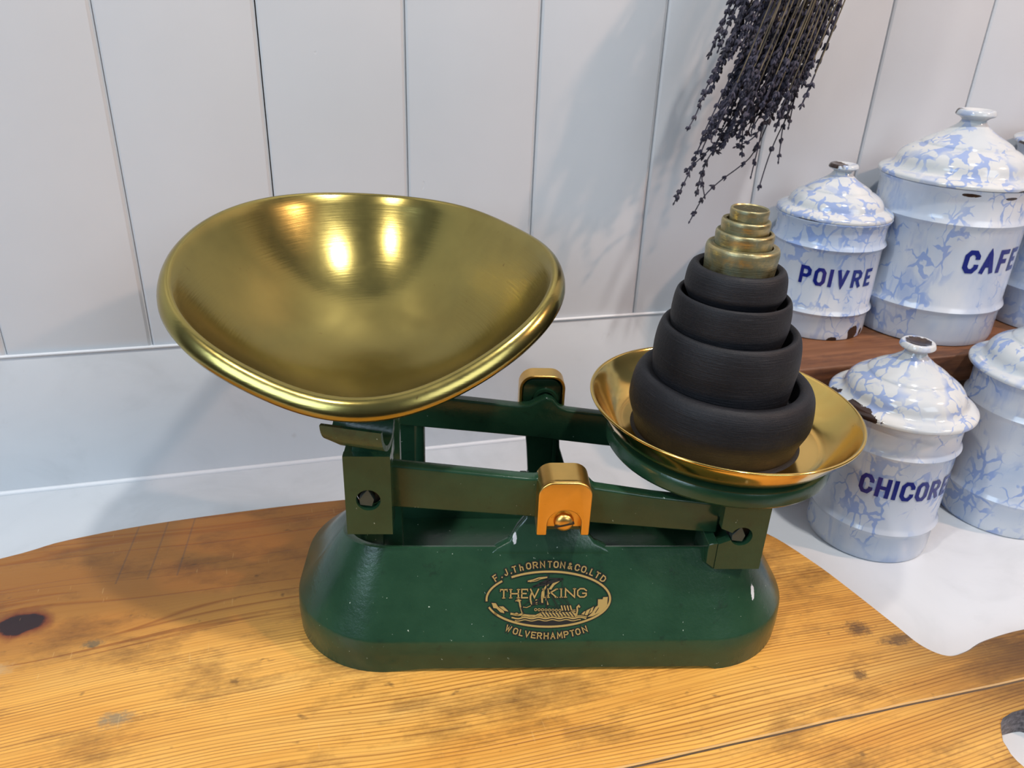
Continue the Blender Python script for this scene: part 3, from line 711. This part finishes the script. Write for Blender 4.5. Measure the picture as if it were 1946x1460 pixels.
def build_pan_support():
    bm = bmesh.new()
    plate_hole(bm, -.1125, -.0880, .0845, .1340, -.1003, .1067, .0065, -.0350, -.0300)
    bm_box(bm, -.1125, -.0880, -.0300, -.0110, .1245, .1338, .0006)
    bm_box(bm, -.0915, -.0880, -.0300, -.0180, .0850, .1270, .0004)
    bm_prism(bm, [(-.1088, .1330), (-.0900, .1330), (-.0875, .1450), (-.1060, .1450)], -.0300, -.0120, 'y', .0008)
    bm_box(bm, -.1060, -.0900, -.0150, .0900, .1270, .1340, .001)            # bar from front to rear
    bm_box(bm, -.1100, -.0800, .0760, .0920, .0560, .1300, .002)             # rear block
    b2 = bmesh.new(); bm_lathe(b2, [(0, .050), (.0042, .050), (.0042, .130), (0, .130)], 16); merge(bm, b2, Matrix.Translation((-.0805, .0790, 0)))
    bm_box(bm, -.0990, -.0870, .0100, .0190, .0350, .1290, .001)             # check stem into the base
    ps = meshobj('pan_support', bm, M_GREEN, scale, smooth=35)
    # curled troughs the scoop rests in
    def trough(cu_, cv_, cz_, ang, L, R_, flip=1):
        b = bmesh.new(); n = 14; m_ = 8; th = .0022; outer, inner = [], []
        for k in range(m_+1):
            s = -L/2+L*k/m_; row_o, row_i = [], []
            tp = 1.0 if k > 1 else .80+.1*k
            for i in range(n+1):
                a = PI+PI*i/n
                zc = .0
                ro = R_; ri = R_-th
                z_o = ro*math.sin(a)*(1.45); z_i = ri*math.sin(a)*1.45
                z_o *= tp; z_i *= tp
                row_o.append(b.verts.new((s, ro*math.cos(a), z_o))); row_i.append(b.verts.new((s, ri*math.cos(a), z_i)))
            outer.append(row_o); inner.append(row_i)
        for k in range(m_):
            for i in range(n):
                b.faces.new((outer[k][i], outer[k+1][i], outer[k+1][i+1], outer[k][i+1])); b.faces.new((inner[k][i], inner[k][i+1], inner[k+1][i+1], inner[k+1][i]))
            for i in (0, n): b.faces.new((outer[k][i], inner[k][i], inner[k+1][i], outer[k+1][i]))
        for k in (0, m_):
            for i in range(n): b.faces.new((outer[k][i], outer[k][i+1], inner[k][i+1], inner[k][i]))
        bmx = bmesh.new(); merge(bmx, b, Matrix.Translation((cu_, cv_, cz_)) @ Matrix.Rotation(ang, 4, 'Z'))
        return meshobj('cradle_arm', bmx, M_GREEN, ps, smooth=40)
    trough(-.1035, -.0350, .1560, math.radians(-14), .032, .0105)
    trough(-.1000, .0800, .1400, math.radians(14), .032, .0105)
    k1 = knife(ps, -.1003, -.0335, .1067, .0065)
    bmd = disc_bm(-.1003, -.0270, .1067, .0068, .0015); meshobj('bore_shadow_plate', bmd, M_STEEL, ps).name = 'bore_shadow_disc'  # dark disc closing the bore, stands in for the shadow inside it
build_pan_support()

TILT = .040; PC = (.1045, .0255)
def build_plate_support():
    bm = bmesh.new()
    plate_hole(bm, .0937, .1200, .0600, .1080, .1060, .0830, .0062, -.0350, -.0300, slot=True)
    # left cheek seen on the inner side
    bm_prism(bm, [(.0885, .0640), (.0937, .0598), (.0937, .0780), (.0885, .0770)], -.0345, -.0110, 'y', .0003, 1)
    bm_box(bm, .0937, .1200, -.0300, -.0110, .0600, .0745, .0004)
    bm_box(bm, .1150, .1200, -.0300, -.0110, .0600, .1050, .0004)
    bm_box(bm, .0937, .1200, -.0300, -.0110, .0920, .1060, .0004)
    bm_box(bm, .0950, .1190, .0760, .0920, .0620, .1060, .001)
    bm_box(bm, .0990, .1150, -.0150, .0800, .0960, .1060, .001)
    bm_box(bm, .0990, .1090, .0100, .0190, .0350, .1000, .001)
    ps = meshobj('plate_support', bm, M_GREEN, scale, smooth=35)
    bm = bmesh.new(); R_ = .0675
    bm_lathe(bm, [(0, -.0108), (R_-.004, -.0108), (R_-.0012, -.0100), (R_, -.0084), (R_, -.0025), (R_-.0010, -.0006), (R_-.0030, 0), (0, 0)], 96)
    d = meshobj('round_plate', bm, M_GREEN, scale, smooth=35); d.location = (PC[0], PC[1], .1160); d.rotation_euler = (0, TILT, 0)
    knife(ps, .1060, -.0335, .0830, .0062)
    bm = bmesh.new(); merge(bm, disc_bm(.1060, -.0270, .0830, .0066, .0015)); meshobj('bore_shadow_disc', bm, M_STEEL, ps)  # dark disc again in place of the bore's shadow
build_plate_support()

# ------------------------------------------------------------------ round brass pan and the weights on it
PANM = SROT @ Matrix.Translation((PC[0], PC[1], .1163)) @ Matrix.Rotation(TILT, 4, 'Y')
bm = bmesh.new()
prof = smooth_prof([(0, .0004), (.040, .0004), (.055, .0006), (.0620, .0016), (.0685, .0062), (.0740, .0128), (.0775, .0186), (.0790, .0206), (.0803, .0206), (.0806, .0198), (.0799, .0190), (.0786, .0186), (.0770, .0158), (.0745, .0120), (.0690, .0048), (.0625, .0004), (.055, -.0004), (.040, -.0004), (0, -.0004)], 3)
bm_lathe(bm, prof, 128)
pan = meshobj('weight_pan', bm, M_PAN, smooth=40); pan.matrix_world = PANM @ Matrix.Translation((0, 0, .0004))
tag(pan, 'round shallow polished brass dish under the stack of weights', 'scale pan')

WZ = 0.0012
def place(o, du, dv_, z, tl=.6):  # z above the scale origin along the plate normal
    o.matrix_world = SROT @ Matrix.Translation((PC[0]+du, PC[1]+dv_, z)) @ Matrix.Rotation(TILT*tl, 4, 'Y') @ Matrix.Rotation(rnd.uniform(0, 6.28), 4, 'Z')
# (name, r, z bottom, z top, du, dv, label)
irons = [(.0535, .1172, .1560, -.0036, 'largest black iron weight at the bottom of the stack in the brass dish'),
         (.0414, .1420, .1865, -.0048, 'second largest black iron weight, tall sided, nested in the largest one'),
         (.0330, .1722, .2058, -.0060, 'third black iron weight up, rounded rim, between the tall one and the smallest iron one'),
         (.0277, .1960, .2222, -.0058, 'smallest black iron weight, directly below the brass weights')]
for i, (r, z0, z1, du, lab) in enumerate(irons):
    h = z1-z0; nx = [.0414, .0330, .0277, .0200][i]*.98+.0016
    rec = max(h*.30, z1-[.1420, .1722, .1960, .2120][i]+.0004)
    b0 = [.90, .93, .90, .84][i]; wz = [.56, .62, .60, .60][i]; w = r-nx
    pr = [(0, 0), (r*b0-.001, 0), (r*b0, .0012), (r*(b0+.03), h*.20), (r*.99, h*(wz-.14)), (r, h*wz), (r-.10*w, h*.82), (r-.30*w, h*.95), (r-.52*w, h*.998), (nx+.28*w, h*1.0), (nx+.06*w, h*.975), (nx, h*.93), (nx-.0003, h-rec*.5), (nx-.0006, h-rec)]
    pr = smooth_prof(pr, 4) + [(0, h-rec)]
    bm = bmesh.new(); bm_lathe(bm, pr, 96, wob=lambda a, z: .0018*math.sin(3*a+z*90)+.0012*math.sin(7*a))
    o = meshobj('iron_weight', bm, M_IRON, smooth=50); place(o, du, -.0015, z0, 1.0 if i == 0 else .6)
    tag(o, lab, 'weight', 'black iron weights in the stack')
brs = [(.0200, .2122, .2332, -.0046, 'largest brass weight, scratched, standing in the smallest iron weight'),
       (.0158, .2258, .2408, -.0046, 'second brass weight up, greenish tarnish round its side'),
       (.01315, .2348, .2472, -.0050, 'third brass weight up, directly under the top one'),
       (.01035, .2432, .2532, -.0040, 'smallest brass weight on the very top of the stack, sunken worn face')]
for i, (r, z0, z1, du, lab) in enumerate(brs):
    h = z1-z0; inner = [.0158, .01315, .01035, .0094][i]*.97+(.0006 if i < 3 else 0)
    nb = [.2258, .2348, .2432, z1-.0002][i]; rec = max(.0008, z1-nb+.0002)
    pr = [(0, 0), (r*.93, 0), (r*.955, .0010), (r*.965, h*.35), (r*.99, h*.70), (r, h*.82), (r*.99, h*.93), (r*.96, h*.985), (r*.93, h), (inner+.0005, h), (inner, h-.0006), (inner-.0001, h-rec)]
    pr = smooth_prof(pr, 3)+[(0, h-rec)]
    bm = bmesh.new(); bm_lathe(bm, pr, 72)
    if False:   # raised worn figures on its face
        for s in ([(-.004, .002), (-.0035, -.002)], [(-.001, .002), (.0012, .002), (-.001, -.002), (.0015, -.002)], [(.003, .0022), (.0045, .0005), (.003, -.002)]):
            stroke(bm, s, .0005, lambda x, y: Vector((x, y, h-rec+.0002)))
    o = meshobj('brass_weight', bm, M_WBR, smooth=45)
    if i == 3:
        fb_ = bmesh.new(); bm_lathe(fb_, [(0, h-rec+.0003), (inner-.0004, h-rec+.0003), (inner-.0002, h-rec)], 48)
        fc = meshobj('weight_face', fb_, plain('dark_worn_brass', (.105, .095, .050), .42, .55), o, smooth=45); part_label(fc, 'dark sunken face')
        nb_ = bmesh.new()
        for st_l in ([(-.0036, .0022), (-.0032, -.0018)], [(-.0012, .0012), (.0002, .0022), (.0010, .0010), (-.0012, -.0018), (.0012, -.0018)], [(.0028, .0022), (.0044, .0010), (.0028, -.0002), (.0044, -.0016)]):
            stroke(nb_, st_l, .0005, lambda x, y: Vector((x, y, h-rec+.00045)))
        meshobj('stamped_figures', nb_, M_WBR, fc)
    place(o, du, 0, z0)
    tag(o, lab, 'weight', 'brass weights in the stack')

# ------------------------------------------------------------------ big brass scoop
RIM = [(-0.1422, 0.164, 0.2231), (-0.1653, 0.1514, 0.224), (-0.1847, 0.1336, 0.2246), (-0.2038, 0.0998, 0.2225), (-0.213, 0.0642, 0.2173), (-0.2149, 0.0331, 0.2103), (-0.2109, 0.0092, 0.2027), (-0.2025, -0.0066, 0.1954), (-0.1867, -0.0231, 0.186), (-0.1683, -0.0344, 0.1782), (-0.1488, -0.0426, 0.1724), (-0.1317, -0.0499, 0.1685), (-0.1151, -0.0554, 0.1662), (-0.0995, -0.0561, 0.1662), (-0.0847, -0.0547, 0.1676), (-0.0679, -0.0512, 0.1707), (-0.0532, -0.0448, 0.1753), (-0.0368, -0.0356, 0.1818), (-0.0211, -0.0235, 0.1899), (-0.0068, -0.0094, 0.199), (0.0025, 0.0061, 0.2069), (0.0047, 0.0211, 0.2116), (0.002, 0.0428, 0.2158), (-0.0083, 0.0741, 0.2192), (-0.026, 0.1068, 0.2208), (-0.0546, 0.1429, 0.2219), (-0.0935, 0.1661, 0.2221)]
def build_scoop():
    cu_, cv_ = -.1045, .040; zb = .1485
    NA, NS = 144, 40
    pol = sorted([(math.atan2(p[1]-cv_, p[0]-cu_) % (2*PI), math.hypot(p[0]-cu_, p[1]-cv_), p[2]) for p in RIM])
    K = 6   # Fourier smoothing of rim radius and height
    def four(idx):
        xs = []
        for i in range(720):
            t = 2*PI*i/720
            j = next((k for k, q in enumerate(pol) if q[0] > t), 0); a, b_ = pol[j-1], pol[j]
            a0 = a[0] if a[0] <= t else a[0]-2*PI; b0 = b_[0] if b_[0] > t else b_[0]+2*PI
            f = (t-a0)/(b0-a0); xs.append(a[idx]*(1-f)+b_[idx]*f)
        cs = []
        for k in range(K+1):
            c = sum(x*math.cos(k*2*PI*i/720) for i, x in enumerate(xs))*2/720; s = sum(x*math.sin(k*2*PI*i/720) for i, x in enumerate(xs))*2/720
            cs.append((c, s))
        return lambda t: cs[0][0]/2+sum(c*math.cos(k*t)+s*math.sin(k*t) for k, (c, s) in enumerate(cs) if k)
    fr, fz = four(1), four(2)
    bm = bmesh.new(); rows = []
    def hs(s): return .88*s**2.5+.12*s**6
    def zo(t): return -.0046*math.sin(t)+.0004
    c0 = bm.verts.new((cu_, cv_, zb))
    for k in range(1, NS+1):
        s = k/NS; row = []
        for i in range(NA):
            t = 2*PI*i/NA; R_ = fr(t)-.0082; Z_ = fz(t)+zo(t)+.0036-zb
            row.append(bm.verts.new((cu_+R_*s*math.cos(t), cv_+R_*s*math.sin(t), zb+Z_*hs(s))))
        rows.append(row)
    for dr, dz_ in ((-.0070, .0048), (-.0058, .0050), (-.0042, .0044), (-.0024, .0028), (-.0010, .0004), (-.0002, -.0020), (.0, -.0040), (-.0008, -.0056)):
        rows.append([bm.verts.new((cu_+(fr(2*PI*i/NA)+dr)*math.cos(2*PI*i/NA), cv_+(fr(2*PI*i/NA)+dr)*math.sin(2*PI*i/NA), fz(2*PI*i/NA)+zo(2*PI*i/NA)+dz_)) for i in range(NA)])
    for i in range(NA): bm.faces.new((c0, rows[0][i], rows[0][(i+1) % NA]))
    for A, B_ in zip(rows, rows[1:]):
        for i in range(NA): bm.faces.new((A[i], B_[i], B_[(i+1) % NA], A[(i+1) % NA]))
    bmesh.ops.recalc_face_normals(bm, faces=bm.faces)
    me = bpy.data.meshes.new('scoop_pan')
    for f in bm.faces: f.smooth = True
    bm.to_mesh(me); bm.free(); me.materials.append(M_SCOOP)
    # make sure normals look up (into the bowl)
    if me.polygons[0].normal.z < 0: me.flip_normals()
    o = bpy.data.objects.new('scoop_pan', me); COL.objects.link(o); o.matrix_world = SROT.copy()
    md = o.modifiers.new('thickness', 'SOLIDIFY'); md.thickness = .0011; md.offset = -1
    tag(o, 'large brass scoop pan with rolled rim resting on the left arm of the green scale', 'scale pan')
build_scoop()

# ------------------------------------------------------------------ enamel canisters
def canister(name, x, y, z, r, h, lr, lh, kr, text, angs, tz0, tz1, lw, seed, lab, bchips=(), lchips=(), kdark=None, tilt=(0, 0), kn=.30):
    root = empty(name, (x, y, z)); tag(root, lab, 'canister', 'marbled enamel canisters')
    k, col = mat_enamel('blue_marbled_enamel', seed, .6)
    if bchips: col, _ = chips(k, col, bchips)
    mb = k.set(col, .14, 0, .5); k.bump(k.noise(k.obj(), 60, 3), .12, .0006)
    b1, b2_ = h*.235, h*.79; bw = h*.030
    pr = [(0, 0), (r*.96, 0), (r*.985, .0008), (r*.995, .003), (r, .006)]
    for c in (b1, b2_):
        pr += [(r, c-bw*1.3), (r+.0010, c-bw*.7), (r+.0022, c), (r+.0010, c+bw*.7), (r, c+bw*1.3)]
    pr += [(r, h*.90), (r+.0004, h*.955), (r+.0022, h*.985), (r+.0026, h), (r+.0006, h+.0008), (r-.0015, h), (r-.002, h*.9)]
    bm = bmesh.new(); bm_lathe(bm, pr, 96); meshobj('body', bm, mb, root, smooth=40)
    k, col = mat_enamel('blue_marbled_lid_enamel', seed+5, .3, False)
    if lchips: col, _ = chips(k, col, lchips)
    ml = k.set(col, .12, 0, .5); k.bump(k.noise(k.obj(), 70, 3), .18, .0006)
    z0 = h+.0010
    pr = [(0, z0+.002), (lr-.006, z0), (lr-.0008, z0-.0006), (lr, z0+.0008), (lr-.0006, z0+.0026), (lr*.93, z0+.0044), (lr*.86, z0+.0056), (lr*.82, z0+lh*.17),
          (lr*.79, z0+lh*.27), (lr*.73, z0+lh*.36), (lr*.64, z0+lh*.43), (lr*.565, z0+lh*.475), (lr*.535, z0+lh*.515), (lr*.46, z0+lh*.575), (lr*.36, z0+lh*.64), (lr*.27, z0+lh*.71), (kr*.74, z0+lh*.80), (kr*.60, z0+lh*.87)]
    bm = bmesh.new(); bm_lathe(bm, [pr[0]]+smooth_prof(pr[1:], 4), 96); ld = meshobj('lid', bm, ml, root, smooth=45)
    zk = z0+lh*.86; kh = lh*.17
    pr = [(0, zk), (kr*.58, zk), (kr*.75, zk+kh*.25), (kr*.98, zk+kh*.45), (kr, zk+kh*.65), (kr*.90, zk+kh*.95), (kr*.7, zk+kh*.95), (kr*.35, zk+kh*.80), (0, zk+kh*.78)]
    k2, col2 = mat_enamel('knob_enamel', seed+9, .3, False)
    if kdark:
        ox, oy, rr = kdark; X = k2.sep(k2.obj()); bl = k2.blob(X[0], X[1], ox, oy, rr, rr)
        nn = k2.math('MULTIPLY', k2.noise(k2.obj(), 260, 4, .7), .5)
        up = k2.math('GREATER_THAN', X[2], zk+kh*.52)
        col2 = k2.mix(k2.math('MULTIPLY', up, k2.ramp(k2.math('ADD', bl, nn), [(.68, 0.), (.74, 1.)])), col2, (.035, .020, .016))
    mk = k2.set(col2, .15, 0, .5)
    bm = bmesh.new(); bm_lathe(bm, [pr[0]]+smooth_prof(pr[1:-1], 4)+[pr[-1]], 48); kb = meshobj('knob', bm, mk, ld, smooth=45)
    if text:
        bm = bmesh.new(); rr = r+.00035
        for ch, a in zip(text, angs):
            w = lw*(.02 if ch == 'I' else .88 if ch in 'EF' else 1.0); sw = lw*.32
            for s in FONT[ch]:
                L = [((q[0]-.5)*(w-sw*.9), tz0+sw/2+(tz1-tz0-sw)*q[1]) for q in s]
                def f3(px, pz, a=a):
                    t = math.radians(a)+px/rr; return Vector((rr*math.cos(t), rr*math.sin(t), pz))
                stroke(bm, resample(L, .0012), sw, f3)
        part_label(meshobj('lettering', bm, M_BLUE, root), 'dark blue painted word '+text)
    return root

canister('enamel_canister', .331, -.191, 0, .0446, .1135, .0507, .046, .0120, 'CHICOREE', (-143.8, -129.3, -119.0, -108.5, -94.5, -80.0, -64.5, -51.0), .0565, .0725, .0092, 1.3,
         'small blue and white enamel canister lettered CHICOREE, in front of the dark wooden riser',
         lchips=((-172, .1165, 30, .0045), (160, .1150, 12, .0050), (-28, .115, 9, .003)), kdark=(0, 0, .0100))
canister('enamel_canister', .345, -.053, .12, .0434, .0975, .0458, .0375, .0115, 'POIVRE', (-142.5, -127.5, -116.5, -104.5, -88.0, -71.5), .0470, .0618, .0088, 2.1,
         'small enamel canister lettered POIVRE with a worn black knob, on the wooden riser',
         bchips=((-74, .005, 9, .0075), (-100, .001, 7, .0030), (-58, .004, 4, .004)), lchips=((-150, .0978, 14, .0012),), kdark=(-.005, .001, .0100))
canister('enamel_canister', .4450, -.0685, .12, .0582, .1285, .0618, .0500, .0148, 'CAFE', (-108.0, -94.0, -79.5, -65.5), .0640, .0828, .0118, 3.4,
         'large enamel canister lettered CAFE behind the small POIVRE one on the wooden riser',
         bchips=((-122, .1250, 7, .0016), (-92, .1235, 6, .0015), (-75, .1240, 5, .0018), (-170, .000, 60, .0012)), lchips=((-72, .1292, 20, .0016),), kdark=(-.010, .006, .004))
canister('enamel_canister', .462, -.1885, 0, .0478, .1250, .0540, .048, .0125, '', (), 0, 0, 0, 4.7,
         'bluish enamel canister on the worktop right of CHICOREE, cut off by the photo edge')
canister('enamel_canister', .590, -.0780, .12, .0700, .1500, .0760, .055, .014, '', (), 0, 0, 0, 6.2,
         'largest enamel canister at the far right, half hidden behind the CAFE one', lchips=((170, .151, 20, .003),))

# ------------------------------------------------------------------ wooden riser
riser = empty('wooden_riser', (.60, -.07, 0)); tag(riser, 'dark stained wooden riser shelf carrying enamel canisters against the wall', 'riser shelf')
bm = bmesh.new(); bm_box(bm, -.335, .45, -.070, .0645, .095, .1200, .002, 3); meshobj('top_board', bm, M_RISER, riser, smooth=40)
bm = bmesh.new(); bm_box(bm, -.310, .44, -.052, -.040, .0, .095, .001); meshobj('front_panel', bm, M_RISER, riser, smooth=40)
for sx_ in (-.322, .425):
    bm = bmesh.new(); bm_box(bm, sx_, sx_+.016, -.052, .060, 0, .095, .001); meshobj('side_panel', bm, M_RISER, riser, smooth=40)

# ------------------------------------------------------------------ dried lavender hanging on the wall
k = N('dried_stem'); M_STEM = k.set(k.ramp(k.noise(k.obj(), 60, 2), [(.35, (.060, .050, .032)), (.7, (.19, .145, .085))]), .7)
k = N('dried_lavender_buds'); M_BUD = k.set(k.ramp(k.noise(k.obj(), 90, 3), [(.3, (.016, .015, .024)), (.55, (.036, .034, .058)), (.75, (.08, .07, .085))]), .75)
LV = ((.11417, .01085, .0076, .01413, .00223, .16397), (.00444, -.09391, -.00001, -.00643, -.01084, .36914))
def lv(p, dep):
    x, y = p[0]/1000, p[1]/1000; B = (x, y, x*x, x*y, y*y, 1)
    X = sum(a*b_ for a, b_ in zip(LV[0], B)); Z = sum(a*b_ for a, b_ in zip(LV[1], B))
    f = 1+(dep-.060)*-1.45      # nearer stems scale toward the bunch so the spread keeps its size
    return Vector((.27+(X-.27)*f, -dep, .31+(Z-.31)*f))
ANCH = Vector((.375, -.056, .610))
lav = empty('lavender_bunch', ANCH); tag(lav, 'dried lavender bunch hanging head down in front of the white panelled wall', 'dried flowers')
LO = lav.location.copy()
def bud(bm, p, d, L, R_):
    d = d.normalized(); s = d.orthogonal().normalized(); q = d.cross(s); seg = 5
    prof = ((0, .25), (.3, 1.0), (.65, .85), (1.0, .12)); rings = []
    for t, rr in prof: rings.append([bm.verts.new(p+d*L*t+(s*math.cos(2*PI*k_/seg)+q*math.sin(2*PI*k_/seg))*R_*rr) for k_ in range(seg)])
    for A, B_ in zip(rings, rings[1:]):
        for k_ in range(seg): bm.faces.new((A[k_], A[(k_+1) % seg], B_[(k_+1) % seg], B_[k_]))
    bm.faces.new(rings[0][::-1]); bm.faces.new(rings[-1])
def sprig(pts, dep, spike_from, dens=1.0, bs=1.0, rad=.00055):
    A0 = ANCH+Vector((rnd.uniform(-.008, .008), rnd.uniform(-.006, .006), rnd.uniform(-.004, .004))); Q = [lv(p, dep+rnd.uniform(-.0007, .0007)) for p in pts]
    t0 = (Q[0]-Q[1]).normalized(); B0 = Q[0]+t0*.035; P = [A0, A0.lerp(B0, .5), B0]+Q
    P = [tuple(p) for p in P]; C = [Vector(p) for p in smooth_prof(P, 6)]
    C = [p-LO for p in C]; n = len(C)
    bm = bmesh.new(); bm_tube(bm, C, [rad*(1-.45*i/n) for i in range(n)], 5)
    st_ = meshobj('stem', bm, M_STEM, lav, smooth=60)
    lens = [0]
    for a, b_ in zip(C, C[1:]): lens.append(lens[-1]+(b_-a).length)
    bm = bmesh.new(); s = lens[-1]*spike_from
    k0 = max(j for j in range(n) if lens[j] <= s); bm_tube(bm, C[k0:], rad*.9, 5)
    total = lens[-1]; 
    while s < total:
        i = max(j for j in range(n) if lens[j] <= s); i = min(i, n-2); f = (s-lens[i])/max(1e-9, lens[i+1]-lens[i])
        p = C[i].lerp(C[i+1], f); t = (C[i+1]-C[i]).normalized()
        endf = (s/total-spike_from)/(1-spike_from)
        nb = rnd.randint(4, 7); a0 = rnd.uniform(0, 6.28); sd = t.orthogonal().normalized(); q = t.cross(sd)
        for k_ in range(nb):
            a = a0+2*PI*k_/nb+rnd.uniform(-.3, .3); o_ = sd*math.cos(a)+q*math.sin(a)
            bud(bm, p+o_*.0004+t*rnd.uniform(-.0012, .0012), (o_*rnd.uniform(.35, .9)+t*rnd.uniform(.7, 1.6)), rnd.uniform(.0030, .0052)*bs*(1-.3*endf), rnd.uniform(.0007, .0013)*bs)
        s += rnd.uniform(.0045, .0085)/dens*(1+.9*(1-endf) if rnd.random() < .3 else 1)
    bud(bm, C[-1], C[-1]-C[-2], .003, .0008)
    meshobj('flower_spike', bm, M_BUD, st_, smooth=60)
traced = [([(480, 60), (400, 250), (330, 400), (245, 580), (200, 700), (150, 795)], .60, 1.0, .070), ([(640, 100), (500, 400), (420, 560), (370, 660)], .60, 1.0, .066),
 ([(700, 150), (560, 450), (420, 740), (300, 880), (240, 1000), (195, 1110), (115, 1275)], .62, 1.0, .058), ([(760, 200), (600, 560), (470, 830), (340, 950), (270, 1080), (235, 1215)], .62, 1.0, .062),
 ([(1010, 60), (870, 430), (730, 800), (640, 980), (560, 1060), (430, 1160), (330, 1260), (245, 1400)], .66, .55, .050), ([(900, 250), (780, 550), (640, 750), (520, 840), (380, 960), (310, 1100), (320, 1240)], .66, .7, .054),
 ([(870, 40), (720, 300), (600, 560), (540, 800), (530, 970)], .60, 1.1, .060), ([(930, 60), (780, 420), (700, 640), (600, 850), (470, 920)], .62, 1.0, .064),
 ([(1130, 10), (1060, 230), (960, 470), (880, 700), (800, 870), (740, 1010), (680, 1190)], .90, .3, .050), ([(1110, 20), (1000, 300), (890, 620), (830, 800), (805, 930), (795, 1020)], .72, .8, .052),
 ([(1080, 60), (990, 240), (930, 340), (900, 470)], .70, 1.0, .048), ([(900, 300), (760, 560), (690, 760), (650, 940), (605, 1110)], .72, .5, .056),
 ([(1130, 0), (1100, 120), (1085, 220), (1000, 300)], .72, .8, .050), ([(1120, 40), (1040, 250), (950, 480), (890, 620), (850, 800)], .66, .9, .054),
 ([(860, 160), (700, 500), (560, 780), (450, 870), (300, 1010), (220, 1080)], .66, .9, .052)]
for pts, sf, de, dep in traced: sprig(pts, dep, .40+.6*sf*.62, de)
for i in range(70):
    u_ = (i+rnd.random())/70; x0_ = 515+u_*580; ymax = min(880, 330+1300*u_); yend = rnd.uniform(.45, 1.05)*ymax
    if u_ > .72: yend = min(yend, 880-1500*(u_-.72))
    sl = .42+rnd.uniform(-.06, .07)
    xe = x0_-yend*sl; mid = (x0_-(yend*.5)*sl*.96+rnd.uniform(-10, 10), yend*.5)
    sprig([(x0_, 0), mid, (xe, yend)], rnd.uniform(.046, .082), rnd.uniform(.76, .88), rnd.choice((.8, 1.1, 1.3)), 1.1, rnd.choice((.0006, .0009)))
for i in range(13):
    x0_ = 640+i*34+rnd.uniform(-20, 20); yend = rnd.uniform(760, 1080)-220*abs(i-5)/8; xe = x0_-yend*rnd.uniform(.42, .52)
    sprig([(x0_, 0), (x0_-yend*.22, yend*.5), (xe+rnd.uniform(-10, 25), yend*.93), (xe, yend)], rnd.uniform(.045, .07), rnd.uniform(.80, .86), .75, 1.0, .0006)
for i in range(14):
    x0_ = 560+i*36+rnd.uniform(-12, 12); yend = rnd.uniform(420, 760); xe = x0_-yend*.41
    sprig([(x0_, 0), (x0_-yend*.20, yend*.5), (xe, yend)], rnd.uniform(.084, .092), .95, 1.0, 1.0, .0007)
bm = bmesh.new()
for j in range(5):
    c = Vector((0, 0, 0)); bm_tube(bm, [c+Vector((.011*math.cos(a), .010*math.sin(a), (j-2)*.002+.0015*math.sin(a))) for a in [2*PI*i/20 for i in range(21)]], .0009, 6)
bm_tube(bm, [c, c+Vector((.01, .02, .03)), Vector((c.x+.012, -.001-LO.y, c.z+.060))], .0009, 6)
part_label(meshobj('twine', bm, plain('jute_twine', (.35, .25, .14), .8), lav, smooth=60), 'jute twine tie')
